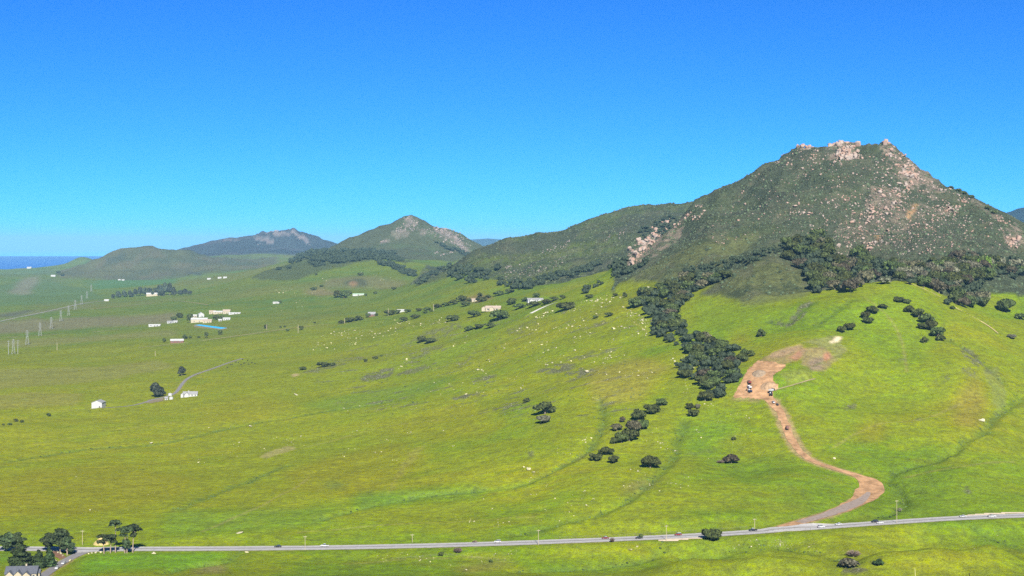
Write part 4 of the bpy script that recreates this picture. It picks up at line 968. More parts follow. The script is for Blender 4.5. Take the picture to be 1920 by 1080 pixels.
merged('woodland', items, leaf_mat('woodland_leaves', (0.026, 0.034, 0.018), .25, (.75, 1.3)), 'small dark trees of the far woods that merge into one mass')
print('trees', len(LIVE), len(MASS))

# fresh green trees inside the wood behind the knoll
for px, py, w, h, lab in ((1836,500,10,12,'left one of two fresh light green trees in the dark wood'), (1853,502,14,20,'right, larger one of two fresh light green trees in the dark wood')):
    base = cast(px, py + h * .45); k = base.y / F
    plant('young_tree', OAK_CROWN[2], OAK_TRUNK, M_BRIGHT, M_BARK, (base.x, base.y, base.z + 2), w * k, h * k * 1.3, 1, lab, 'tree')

# eucalyptus grove across the valley
rg = random.Random(21)
for px, py, w, h in ((212,556,9,8),(222,552,14,11),(233,551,13,12),(244,551,13,12),(254,549,13,12),(263,547,14,15),(272,547,14,14),(281,547,14,12),(291,547,13,13),(299,545,13,19),(309,543,15,22),(318,543,14,21),(326,547,12,16),(338,549,12,9),(347,548,14,11),(356,549,9,8),(304,551,12,10),(286,551,10,8)):
    base = cast(px, py + h * .5); k = base.y / F
    plant('eucalyptus_tree', rg.choice(EUC_CROWN), EUC_TRUNK, M_EUC, M_BARK, (base.x, base.y, base.z - .3), w * k * 1.1, h * k * 1.05, rg.uniform(0, 6), 'tall dark eucalyptus in the windbreak across the valley floor', 'tree', 'eucalyptus windbreak')
# ------------------------------------------------------------------ rocks
def rock_np(seed, ico=ICO2, jag=0.35):
    rng = np.random.default_rng(seed)
    v, t = ico[0].copy(), ico[1]
    for _ in range(13):                                  # cut facets
        n_ = rng.normal(size=3); n_ /= np.linalg.norm(n_); c = 0.30 + 0.50 * rng.random()
        d = v @ n_; over = np.clip(d - c, 0, None); v -= over[:, None] * n_
    v *= (1 + jag * 0.18 * rng.normal(size=(len(v), 1)))
    return v, t
ROCKS = [rock_np(400 + s) for s in range(7)]
SROCKS = [rock_np(420 + s, ICO1, .6) for s in range(5)]
ROCK_ME = [mesh_np('boulder', v, [t]) for v, t in ROCKS]
def rock_mat(name, col, col2):
    m, nt, b = new_mat(name); b.inputs['Roughness'].default_value = 0.95; b.inputs['Specular IOR Level'].default_value = 0.1
    ge = nd(nt, 'ShaderNodeNewGeometry'); oi = nd(nt, 'ShaderNodeObjectInfo')
    no = nd(nt, 'ShaderNodeTexNoise', Scale=0.55, Detail=6.0, Roughness=0.65); nt.links.new(ge.outputs['Position'], no.inputs['Vector'])
    n2 = nd(nt, 'ShaderNodeTexNoise', Scale=0.09, Detail=3.0); nt.links.new(ge.outputs['Position'], n2.inputs['Vector'])
    mx = nd(nt, 'ShaderNodeMix', data_type='RGBA'); mx.inputs[6].default_value = (*col, 1); mx.inputs[7].default_value = (*col2, 1)
    r = nd(nt, 'ShaderNodeMapRange'); r.inputs[1].default_value = .38; r.inputs[2].default_value = .62; nt.links.new(n2.outputs['Fac'], r.inputs[0]); nt.links.new(r.outputs[0], mx.inputs[0])
    a = nd(nt, 'ShaderNodeMapRange'); a.inputs[1].default_value = .3; a.inputs[2].default_value = .7; a.inputs[3].default_value = .62; a.inputs[4].default_value = 1.25; nt.links.new(no.outputs['Fac'], a.inputs[0])
    o2 = nd(nt, 'ShaderNodeMapRange'); o2.inputs[3].default_value = .78; o2.inputs[4].default_value = 1.2; nt.links.new(ge.outputs['Random Per Island'], o2.inputs[0])
    mu = nd(nt, 'ShaderNodeMath', operation='MULTIPLY'); nt.links.new(a.outputs[0], mu.inputs[0]); nt.links.new(o2.outputs[0], mu.inputs[1])
    sc = nd(nt, 'ShaderNodeVectorMath', operation='SCALE'); nt.links.new(mx.outputs[2], sc.inputs[0]); nt.links.new(mu.outputs[0], sc.inputs['Scale']); nt.links.new(sc.outputs[0], b.inputs['Base Color'])
    bp = nd(nt, 'ShaderNodeBump', Strength=0.8, Distance=0.6); nt.links.new(no.outputs['Fac'], bp.inputs['Height']); nt.links.new(bp.outputs[0], b.inputs['Normal'])
    return m
M_ROCK = rock_mat('pink_grey_rock', (0.262, 0.168, 0.122), (0.24, 0.20, 0.165))
M_PALE = rock_mat('lichened_pale_rock', (0.37, 0.34, 0.175), (0.31, 0.285, 0.20))
rr = random.Random(31)
def rot_scale(sx, sy, sz, tilt=0.35):
    from mathutils import Euler
    R = Euler((rr.uniform(-tilt, tilt), rr.uniform(-tilt, tilt), rr.uniform(0, 6.28))).to_matrix()
    return np.array(R) @ np.diag([sx, sy, sz])
def split_rocks(cands, limit, name, mt, mass_name, mass_label):
    """cands: (px, py, width px, height ratio, label, group, dmin); the largest become things, the rest one mass"""
    cands.sort(key=lambda c: -c[2] - (100 if c[5] is None else 0))
    for c in cands[:limit]:
        px, py, w, hr, lab, gr, dmin = c
        p = cast(px, py, dmin=dmin); r = w * p.y / F * 0.56
        o = obj(name, slot_mesh(rr.choice(ROCK_ME), mt)); o.location = p + Vector((0, 0, r * hr * 0.35))
        o.rotation_euler = (rr.uniform(-.3, .3), rr.uniform(-.3, .3), rr.uniform(0, 6.28)); o.scale = (r, r * rr.uniform(.7, 1.1), r * hr)
        tag(o, lab, 'rock', gr)
    items = []
    for c in cands[limit:]:
        p = cast(c[0], c[1], dmin=c[6]); r = c[2] * p.y / F * 0.56
        v, t = SROCKS[rr.randrange(5)]
        items.append((v, (t, []), rot_scale(r, r * rr.uniform(.7, 1.1), r * c[3]), np.array(p) + (0, 0, r * c[3] * .3)))
    if items: merged(mass_name, items, mt, mass_label)
# boulders strewn on the grass
B = []
def strew(poly, n_, s0, s1, lab, gr, hr=0.6, dmin=880):
    xs = [p[0] for p in poly]; ys = [p[1] for p in poly]; k = 0; n_ = int(n_ * 1.6)
    while k < n_:
        if rr.random() < 0.55 and k:
            qx, qy = B[-1][0] + rr.gauss(0, 9), B[-1][1] + rr.gauss(0, 3.5)
        else: qx, qy = rr.uniform(min(xs), max(xs)), rr.uniform(min(ys), max(ys))
        if inpoly(np.array([qx]), np.array([qy]), poly)[0]:
            B.append((qx, qy, s0 + (s1 - s0) * rr.random() ** 3, hr, lab, gr, dmin)); k += 1
        elif B: k += 0.02
strew([(960,610),(1060,570),(1180,545),(1215,640),(1250,700),(1180,730),(1080,700),(980,690)], 150, 1.6, 6, 'pale boulder strewn on the green slope left of the wooded gully', 'boulders left of the gully')
strew([(560,648),(620,622),(740,600),(850,590),(860,604),(760,625),(660,650),(600,662)], 110, 1.6, 4.5, 'pale boulder in the stony band below the hedgerow line', 'boulders below the hedgerow')
strew([(740,690),(860,640),(980,620),(1000,700),(960,760),(820,780),(700,760)], 70, 1.6, 5, 'pale boulder on the middle slope among grey scrub patches', 'boulders of the middle slope')
strew([(1000,780),(1120,730),(1300,780),(1400,800),(1320,900),(1180,980),(1020,960),(930,930)], 95, 1.6, 5, 'pale boulder on the lower slope between the small gully and the dirt road', 'boulders of the lower slope')
strew([(280,790),(480,760),(760,760),(880,830),(860,890),(640,860),(330,870)], 60, 1.5, 4.5, 'pale boulder on the wide brownish green hillside, left half', 'boulders of the left hillside')
strew([(1360,1020),(1420,1008),(1470,1012),(1560,1022),(1590,1036),(1520,1034),(1440,1025),(1370,1030)], 46, 1.6, 4.5, 'pale stone along the little ridge crease below the highway', 'stones below the highway')
strew([(640,1040),(760,1036),(980,1030),(990,1070),(700,1070)], 30, 1.5, 4.5, 'pale stone in the grass on the near side of the highway, centre', 'stones near the highway')
strew([(840,930),(1080,950),(1080,1000),(860,1000)], 30, 1.5, 4, 'pale stone in the grass just behind the highway', 'stones behind the highway')
strew([(1260,632),(1280,620),(1330,680),(1300,740),(1345,760),(1300,770),(1255,690)], 45, 2, 6, 'light boulder between the oaks of the dirt pad grove', 'boulders in the grove')
strew([(1190,575),(1215,580),(1222,600),(1215,640),(1260,640),(1250,655),(1200,630),(1170,590)], 40, 2, 6, 'light boulder at the ragged left rim of the wooded gully', 'boulders at the gully rim')
strew([(1100,560),(1180,548),(1180,556),(1120,575),(1010,600),(1000,594)], 40, 2, 6, 'light boulder in the stony line above the slope near the wooded gully', 'boulders of the stony line')
strew([(1340,780),(1440,770),(1440,860),(1360,850)], 22, 1.5, 4, 'pale stone in bright grass close left of the dirt road', 'stones left of the dirt road')
strew([(1500,860),(1900,840),(1910,1060),(1640,1040)], 20, 1.4, 3, 'pale stone in the bright grass at lower right', 'stones at lower right')
strew([(480,560),(560,520),(700,500),(740,520),(640,560),(500,590)], 40, 1.5, 4, 'far pale boulder on the pasture below the hill wood', 'boulders on the far pasture', dmin=2900)
strew([(20,880),(300,900),(300,1000),(60,1000)], 12, 1.5, 4, 'pale stone on the dull green field at lower left', 'stones at lower left')
for px, py, w, hr, lab in ((991,881,13,.6,'rugged split outcrop of white and brown stone beside the stream line'),(982,876,8,.5,'pale slab leaning at the upper end of the split outcrop'),(1001,886,7,.5,'small block at the lower end of the split outcrop'),(1842,790,15,.5,'flat pinkish rock in the creek bed at right'),(1565,860,6,.8,'lone whitish boulder right of the dirt road bend'),(470,800,8,.7,'white pointed boulder on the left hillside ridge line'),(283,832,8,.7,'pale forked boulder low on the left hillside'),(762,676,8,1.0,'tall white boulder above a grey scrub patch'),(555,741,14,.3,'long white flat rock on the left middle slope'),
 (449,999,18,.2,'flat whitish slab in the grass behind the highway at left'),(289,1038,10,.4,'white boulder at the road edge by the tall pines'),(462,1036,9,.5,'white block at the highway culvert'),(1150,617,9,.6,'cluster boulder with dark base left of the wooded gully'),(1227,590,9,.7,'white boulder wedged against the gully oaks'),(1215,540,6,.8,'pale boulder at the very top of the gully wood'),(1327,634,6,1.1,'rounded white boulder between the grove oaks'),(1194,1026,8,.6,'pink boulder just below the highway'),(1181,1031,12,.35,'low heap of pink stones just below the highway'),(897,694,7,.6,'pale boulder on a small rise in mid slope'),(873,741,9,.6,'boulder in the dark scrub streak in mid slope'),(1100,697,11,.5,'pale outcrop in the grey scrub patch left of the gully')):
    B.append((px, py, w, hr, lab, None, 880))
split_rocks(B, 300, 'boulder', M_PALE, 'scattered_stones', 'small pale stones scattered over the grass slopes')
# the rocks of the main mountain
SKY = ((1497,274,9,'low block at the left end of the shoulder crag'),(1505,269.5,11,'tall block of the left shoulder crag'),(1515,270.5,10,'square block of the left shoulder crag'),(1523,274,8,'small block at the right end of the shoulder crag'),(1556,269,12,'block on the left rise of the main summit'),(1566,266,13,'second block on the left rise of the main summit'),(1576,262,13,'topmost block of the main summit'),(1586,264.5,13,'block just right of the topmost summit block'),(1597,269,12,'block on the right fall of the main summit'),(1606,272,9,'lowest block on the right fall of the main summit'),(1621,273,5,'lone little spike between the two summits'),(1650,272,8,'block at the foot of the summit horn'),(1657,263.5,9,'sheer left half of the summit horn'),(1664,265,11,'broad right half of the summit horn'),(1671,272,12,'first step of the ridge right of the horn'),(1680,282,13,'second step of the ridge right of the horn'),(1690,291,13,'third step of the ridge right of the horn'),(1700,300,13,'fourth step of the ridge right of the horn'),(1711,309,13,'fifth step of the ridge right of the horn'),(1722,318,12,'sixth step of the ridge right of the horn'),(1735,328,12,'seventh step of the ridge right of the horn'),(1748,336,11,'eighth step of the ridge right of the horn'),(1762,344,10,'ninth step of the ridge right of the horn'),(1780,353,8,'tenth and last step of the ridge right of the horn'))
for px, pt, w, lab in SKY:
    p = cast(px, 0, dmin=2150, dmax=2600); k = p.y / F; top = EYE - (pt - HY) * k; r = w * k * 0.62
    hz_ = max(top - p.z + 4.0, r * 1.1) / 1.55
    o = obj('summit_block', slot_mesh(ROCK_ME[int(px) % 7], M_ROCK)); o.location = (p.x, p.y - 2, top - hz_ * 0.80); o.scale = (r, r * 1.1, hz_); o.rotation_euler = (rr.uniform(-.12, .12), rr.uniform(-.12, .12), rr.uniform(0, 6.28)); tag(o, lab, 'rock')
B = []
def ell(cx, cy, rx, ry, n_, s0, s1, lab, gr, ang=0.0, hr=0.8, dmin=1750):
    n_ = int(n_ * 2.0); sub = [(rr.uniform(0, 6.28), math.sqrt(rr.random())) for _ in range(max(3, n_ // 9))]
    for _ in range(n_):
        a, r = rr.choice(sub); q = rr.gauss(0, .22); g_ = rr.gauss(0, .12)
        x, y = rx * (r * math.cos(a) + q), ry * (r * math.sin(a) + g_ * 1.6) - rx * q * .25
        B.append((cx + x * math.cos(ang) - y * math.sin(ang), cy + x * math.sin(ang) + y * math.cos(ang), (s0 * .62 + (s1 - s0) * rr.random() ** 3.2) * 1.1, hr * rr.uniform(.7, 1.25), lab, gr, dmin))
SUM = 'jagged pink rock piled on the main summit of the big mountain'
ell(1585,290,26,16,60,6,18,SUM,'summit rocks',0,.9); ell(1578,272,14,5,18,4,10,SUM,'summit rocks',0,1.0)
SHO = 'pink rock on the left shoulder of the big mountain summit'
ell(1510,277,14,5,16,4,9,SHO,'left shoulder rocks',0,.9); ell(1498,300,48,14,36,2.5,7,SHO,'left shoulder rocks'); ell(1452,306,6,3,4,3,5,SHO,'left shoulder rocks'); ell(1420,330,5,3,4,3,5,SHO,'left shoulder rocks',dmin=1800)
RID = 'broken pink rock on the steep right hand ridge of the big mountain'
ell(1668,284,10,9,16,4,11,RID,'right ridge rocks',.6); ell(1692,306,30,10,34,4,11,RID,'right ridge rocks',.85); ell(1698,322,26,12,22,6,18,RID,'right ridge rocks',.5); ell(1738,338,36,8,40,4,9,RID,'right ridge rocks',.58); ell(1800,368,34,6,26,3,7,RID,'right ridge rocks',.5); ell(1860,400,34,6,24,3,7,RID,'right ridge rocks',.55); ell(1903,446,16,20,30,4,12,RID,'right ridge rocks',.7)
MID = 'pink rock in the boulder fields halfway up the big mountain'
ell(1662,372,46,26,60,4,12,MID + ', high left field', 'boulder field rocks, high left',-.5); ell(1640,395,34,14,30,3,8,MID + ', left field', 'boulder field rocks, left',-.6); ell(1705,405,70,24,44,4,11,MID + ', middle field', 'boulder field rocks, middle',-.3); ell(1768,392,30,16,34,4,10,MID + ', right field', 'boulder field rocks, right'); ell(1618,430,48,34,44,4,11,MID + ', lower left field', 'boulder field rocks, lower left',-.6); ell(1628,462,26,14,22,3,9,MID + ', foot field', 'boulder field rocks, foot'); ell(1565,375,24,12,20,3,9,MID + ', upper left field', 'boulder field rocks, upper left'); ell(1500,392,26,9,12,4,9,MID + ', far left field', 'boulder field rocks, far left'); ell(1580,440,22,14,18,3,7,MID + ', low middle field', 'boulder field rocks, low middle'); ell(1690,440,60,26,40,3,7,MID + ', lower right field', 'boulder field rocks, lower right'); ell(1790,430,50,30,36,2.5,6,MID + ', far right field', 'boulder field rocks, far right'); ell(1450,400,50,30,14,2.5,6,MID + ', sparse left field', 'boulder field rocks, sparse left')
LEF = 'pink rock of the outcrop band on the left flank of the big mountain'
ell(1205,462,40,12,60,4,15,LEF,'left flank rocks',-.72); ell(1222,444,40,8,40,4,11,LEF,'left flank rocks',-.75); ell(1262,424,34,7,30,3.5,9,LEF,'left flank rocks',-.6); ell(1305,404,22,8,16,3,8,LEF,'left flank rocks',-.5); ell(1312,386,10,5,8,4,9,LEF,'left flank rocks'); ell(1192,490,12,8,14,3,8,LEF,'left flank rocks',-.7)
SPK = 'small pale rock dotted in the scrub of the big mountain face'
for _ in range(2300):
    x = rr.uniform(1330, 1900) if rr.random() < .4 else rr.gauss(1690, 95); y = rr.uniform(290, 500)
    top = np.interp(x, [1330,1420,1500,1580,1660,1755,1830,1910], [385,335,285,280,285,350,390,440])
    low = np.interp(x, [1330,1420,1500,1560,1700,1900], [470,450,435,480,480,480])
    if top + 4 < y < low: B.append((x, y, 1.8 + 5.0 * rr.random() ** 3, .8, SPK, 'scrub face rocks', 1750))
for px, py, w, hr, lab in ((1661,272,11,1.9,'leaning rock tooth with a sheer dark left face on the right hand summit'),(1577,266,4,2.4,'thin rock spike on the highest point of the summit'),(1512,274,10,1.0,'square rock block topping the left shoulder'),(1632,469,13,.8,'bright orange pink rock beside a round oak at the mountain foot'),(1910,452,13,1.4,'orange cliff block at the right picture edge'),(1490,388,11,.6,'long lying rock in the scrub left of the boulder fields'),(1518,401,10,.6,'rounded pink rock low in the scrub left of the boulder fields')):
    B.append((px, py, w, hr, lab, None, 1750))
split_rocks(B, 300, 'outcrop_rock', M_ROCK, 'mountain_rubble', 'smaller rocks and rubble of the big mountain face')
# rocks of the pyramid peak and the farther range
B = []
for a in ((770,419,16,12,50,3,6),(752,436,16,9,22,3,6),(722,450,12,6,13,3,6),(790,434,24,7,24,3,6,.3),(838,438,28,14,110,3,7,.5),(868,460,26,7,46,3,7,.7),(836,474,16,4,14,3,6)):
    ell(*a[:7], '', 'x', *(a[7:] or (0.0,)), .8, 5200)
for a in ((522,438,22,5,16,3,5),(566,448,22,6,18,3,5,.6),(495,453,18,5,7,3,5)):
    ell(*a[:7], '', 'x', *(a[7:] or (0.0,)), .8, 9900)
ell(1010,500,60,16,40,3,6,'','x',-.3,.7,2600); ell(1060,455,40,14,26,3,6,'','x',-.4,.7,2600); ell(950,505,20,6,14,3,6,'','x',0,.7,2600); ell(1160,440,30,10,16,3,6,'','x',-.5,.7,2600); ell(1306,384,8,4,6,4,8,'','x',0,.8,2900)
split_rocks(B, 0, 'outcrop_rock', rock_mat('grey_pink_far_rock', (0.23, 0.175, 0.14), (0.20, 0.18, 0.16)), 'far_crag_rubble', 'rocks on the far pyramid peak and ridges')

# ------------------------------------------------------------------ scrub clumps
def clumps(mask, n_, r0, r1, name, mt, label, seed, dmax=1e9):
    rng = np.random.default_rng(seed)
    ri, ci_ = np.where(mask & (DD < dmax)); 
    wgt = np.minimum((DD[ri, ci_] / 2000) ** 2, 3.0) * np.r_[np.diff(vs), 0][ri]; wgt /= wgt.sum()
    pick = rng.choice(len(ri), n_, p=wgt)
    u_ = us[ci_[pick]] + rng.uniform(-.5, .5, n_) * 0.00085; d_ = DD[ri[pick], 0] * (1 + rng.uniform(-.5, .5, n_) * 0.002)
    x, y = u_ * d_, d_; z = sample(ZZ, x, y)
    base = ICO1[0].copy(); base = base[:]; tri = ICO1[1]
    up = base[:, 2] > -0.5; keep_t = up[tri].all(1); tri = tri[keep_t]
    r = r0 + (r1 - r0) * rng.random(n_) ** 1.6
    jit = 1 + 0.4 * (rng.random((n_, len(base))) - .5)
    V = base[None] * jit[..., None] * r[:, None, None] * np.array([1, 1, .8]) + np.stack([x, y, z + r * .1], 1)[:, None, :]
    T = (tri[None] + (np.arange(n_) * len(base))[:, None, None]).reshape(-1, 3)
    return tag(obj(name, mesh_np(name, V.reshape(-1, 3), [T]), mt), label, None, None, 'stuff')
front = np.zeros(ZZ.shape, bool)                       # ground that can be seen from the hill, with a margin
run = np.minimum.accumulate(PYF, axis=0); front = PYF < run + 14
clumps(bishop & ~spur & front & (PX < 1990), 13000, 0.5, 1.5, 'chaparral_shrubbery', leaf_mat('chaparral_leaves', (0.046, 0.058, 0.030), .3, (.6, 1.5)), 'grey green chaparral covering the mountain face', 51, 2560)
clumps(bishop & front & (PX < 1990), 2600, 0.9, 2.8, 'dark_shrubbery', leaf_mat('dark_chaparral_leaves', (0.036, 0.047, 0.024), .3), 'darker bushes among the chaparral of the mountain face', 52, 2560)
clumps(chumash & front, 3000, 1.0, 3.0, 'ridge_shrubbery', leaf_mat('ridge_scrub_leaves', (0.050, 0.064, 0.032), .3), 'scrub on the smooth ridge left of the mountain', 53, 3700)
clumps((scrubm > 0.3) & front, 1500, 0.35, 0.9, 'sage_shrubbery', leaf_mat('sage_leaves', (0.088, 0.088, 0.056), .3), 'low grey sage patches on the grass slopes', 54, 2600)
clumps((blur(zone > .5, 1, 1) > .5) & (n_mid > 0.1) & front & (DD < 2500), 420, 0.35, 1.3, 'slope_shrubbery', leaf_mat('small_bush_leaves', (0.040, 0.050, 0.020), .3), 'small dark bushes dotted over the rocky middle slope', 56, 2500)
clumps((chan > 0.55) & front & (DD < 1800), 700, 0.4, 1.1, 'creek_shrubbery', leaf_mat('creek_scrub_leaves', (0.042, 0.062, 0.018), .3), 'weeds and low bushes along the drainage lines', 55, 1800)
# ------------------------------------------------------------------ conifers by the road junction
def pads_crown(rng, pads, leaf=0.5, n=420):
    return mesh_np('pad_crown', *crown_np(rng, pads, n, leaf, core=0.8, flat=0.6))
def tall_pine(px, py_base, h_px, pads, label, lean=0.0, group=None, m=None):
    """pads: (dx px, height px above base, half width px, half thickness px)"""
    b_ = cast(px, py_base); k = b_.y / F
    r = tag(empty('pine_tree', (b_.x, b_.y, b_.z - .2)), label, 'tree', group)
    H_ = h_px * k
    t = MB(); q = Vector((0, 0, 0))
    for i in range(4):
        n_ = Vector((lean * k * ((i + 1) / 4) ** 1.5, 0.3 * math.sin(i), H_ * (i + 1) / 4)); t.tube(q, n_, .42 - .08 * i, .34 - .08 * i, 7); q = n_
    lob = []
    rng = np.random.default_rng(int(px * 7 + h_px))
    for dx, hh, hw_, ht in pads:
        c = Vector((dx * k, rng.uniform(-1.5, 1.5), hh * k))
        lob.append((c.x, c.y, c.z, hw_ * k, hw_ * k * .85, ht * k))
        for s_ in (-1, 1): lob.append((c.x + s_ * hw_ * k * .55, c.y + rng.uniform(-1, 1), c.z - ht * k * rng.uniform(.1, .8), hw_ * k * .5, hw_ * k * .5, ht * k * .75))
        t.tube((lean * k * (hh / h_px) ** 1.5, 0, max(hh * k - 1.6, 1)), tuple(c), .16, .08, 5)
    t.build('trunk', M_PBARK, r)
    obj('crown', pads_crown(rng, lob), m or M_PINE, r)
tall_pine(195, 1038, 38, [(-2,33,11,3.5),(-6,22,8,4),(5,27,8,3)], 'leaning pine at the left end of the tall roadside pine row', -3)
tall_pine(207, 1037, 36, [(2,33,10,3),(-3,26,9,4),(6,22,7,3)], 'second pine from the left in the tall roadside row', 2)
tall_pine(216.5, 1036, 62, [(0,59,9,3),(6,54,6,2),(-5,53,6,2)], 'tallest thin pine with a small high crown in the roadside row', 0)
tall_pine(234, 1037, 50, [(-6,45,11,3),(5,48,10,3),(-2,34,8,2.5),(2,22,7,6)], 'pine with a broad crown, third from the right end of the roadside row', 1)
tall_pine(238, 1037, 46, [(4,46,9,3),(-3,41,8,3),(2,18,6,7)], 'pine hidden among the broad crowns, second from the right end', 1)
tall_pine(249, 1036, 52, [(2,50,11,4),(8,46,8,3),(-3,42,8,4),(1,34,6,4),(12,43,5,2)], 'rightmost pine of the tall roadside row, crown leaning right', 2)
def spread_tree(px, py_base, w, h, label, m=M_PINE, trunk_h=.35, name='cypress_tree', seed=1, dense=9):
    b_ = cast(px, py_base); k = b_.y / F; rng = np.random.default_rng(seed)
    r = tag(empty(name, (b_.x, b_.y, b_.z - .2)), label, 'tree')
    lob = []
    for i in range(dense):
        t_ = i / (dense - 1); hh = trunk_h + (1 - trunk_h) * (t_ ** .8) - .06
        rad = (1.0 - .55 * abs(t_ - .45) * 1.6) * .55
        a = rng.uniform(0, 6.28); off = (1 - t_ * .7) * .5
        lob.append((math.cos(a) * off * w * k * .55, math.sin(a) * off * w * k * .45, hh * h * k, rad * w * k * .62, rad * w * k * .55, h * k * .13))
    t = MB().tube((0, 0, 0), (0, 0, h * k * .8), .5, .15, 7)
    for L in lob[:5]: t.tube((0, 0, h * k * trunk_h * .6), L[:3], .22, .1, 5)
    t.build('trunk', M_PBARK, r); obj('crown', mesh_np('crown', *crown_np(rng, lob, 1100, .55, core=.85, flat=.4)), m, r)
spread_tree(90, 1035, 34, 34, 'ragged cypress left of the road junction, left of two', seed=2)
spread_tree(113, 1037, 46, 44, 'wide ragged cypress shading the road junction', seed=3, dense=11)
spread_tree(126, 1041, 26, 34, 'narrow cypress at the corner of the side road', seed=4)
spread_tree(12, 1034, 36, 34, 'dark cypress cut by the left edge beyond the highway', seed=5, dense=10)
spread_tree(32, 1032, 34, 32, 'rounded cypress standing behind the tall dense conifer', seed=6, dense=10)
def dense_conifer(px, py_base, w, h, label, seed, m=M_CYP):
    b_ = cast(px, py_base); k = b_.y / F; rng = np.random.default_rng(seed)
    r = tag(empty('conifer_tree', (b_.x, b_.y, b_.z - .2)), label, 'tree')
    lob = []
    for i in range(16):
        t_ = (i + .5) / 16; rad = w * k * .5 * (1 - t_ ** 1.7) * .95 + .5
        for _ in range(2 if t_ < .7 else 1):
            a = rng.uniform(0, 6.28); lob.append((math.cos(a) * rad * .35, math.sin(a) * rad * .35, (t_ * .95 + .04) * h * k, rad * .72, rad * .72, h * k * .07))
    MB().tube((0, 0, 0), (0, 0, h * k * .9), .55, .1, 7).build('trunk', M_BARK, r)
    obj('crown', mesh_np('crown', *crown_np(rng, lob, 1500, .5, core=.9)), m, r)
dense_conifer(37, 1066, 46, 60, 'tall dense dark conifer behind the slate roofed house', 8)
dense_conifer(72, 1062, 30, 32, 'left low dark conifer in the screen along the garden lawn', 9)
dense_conifer(92, 1062, 28, 36, 'right low dark conifer in the screen beside the side road', 10)
dense_conifer(56, 1059, 20, 22, 'small dark conifer tucked right of the tall dense one', 11)

# ------------------------------------------------------------------ buildings
M_CREAM = mat('cream_stucco', (0.32, 0.28, 0.20), .9, .1, .08, .6)
M_WALLW = mat('white_painted_boards', (0.34, 0.34, 0.325), .8, .2, .06, .7)
M_SLATE = mat('slate_shingles', (0.065, 0.07, 0.085), .8, .3, .25, 1.2)
M_GREYR = mat('grey_shingles', (0.20, 0.20, 0.20), .85, .2, .2, 1.0)
M_TANR = mat('tan_tile_roof', (0.30, 0.24, 0.19), .85, .2, .2, 1.0)
M_WHITER = mat('white_metal_roof', (0.36, 0.36, 0.34), .5, .4, .08, .5)
M_GREENR = mat('pale_green_roof', (0.30, 0.42, 0.30), .6, .3, .1, .5)
M_REDW = mat('brown_red_boards', (0.14, 0.07, 0.055), .85, .2, .2, 1.0)
M_TERRA = mat('terracotta_paving', (0.42, 0.22, 0.12), .9, .1, .15, .8)
M_GLASS = mat('window_glass', (0.03, 0.04, 0.05), .15, .5, .1, 1.0)
M_DOOR = mat('dark_door_paint', (0.07, 0.06, 0.055), .6, .3, .1, 1.0)
M_TIMBER = mat('weathered_timber', (0.17, 0.13, 0.095), .95, .1, .25, 2.0)

def gable(mb_roof, L, D, hw, hr, over=.5, th=.25, along='x', c=(0, 0)):
    """two roof slabs; ridge along x (or y)"""
    def tr(p): return (p[0] + c[0], p[1] + c[1], p[2]) if along == 'x' else (p[1] + c[0], p[0] + c[1], p[2])
    l, d = L / 2 + over, D / 2 + over; drop = hr * over / (D / 2)
    for s_ in (-1, 1):
        a = [(-l, s_ * d, hw - drop), (l, s_ * d, hw - drop), (l, 0, hw + hr), (-l, 0, hw + hr)]
        mb_roof.add([tr(p) for p in a] + [tr((p[0], p[1], p[2] + th)) for p in a], [(0, 1, 2, 3), (7, 6, 5, 4), (0, 4, 5, 1), (1, 5, 6, 2), (2, 6, 7, 3), (3, 7, 4, 0)])
def gable_wall(mb, L, D, hw, hr, along='x', c=(0, 0)):
    def tr(p): return (p[0] + c[0], p[1] + c[1], p[2]) if along == 'x' else (p[1] + c[0], p[0] + c[1], p[2])
    l, d = L / 2, D / 2
    v = [(-l, -d, -1.5), (l, -d, -1.5), (l, d, -1.5), (-l, d, -1.5), (-l, -d, hw), (l, -d, hw), (l, d, hw), (-l, d, hw), (-l, 0, hw + hr), (l, 0, hw + hr)]
    mb.add([tr(p) for p in v], [(0, 1, 5, 4), (1, 2, 6, 9, 5), (2, 3, 7, 6), (3, 0, 4, 8, 7), (4, 5, 9, 8), (6, 7, 8, 9)])
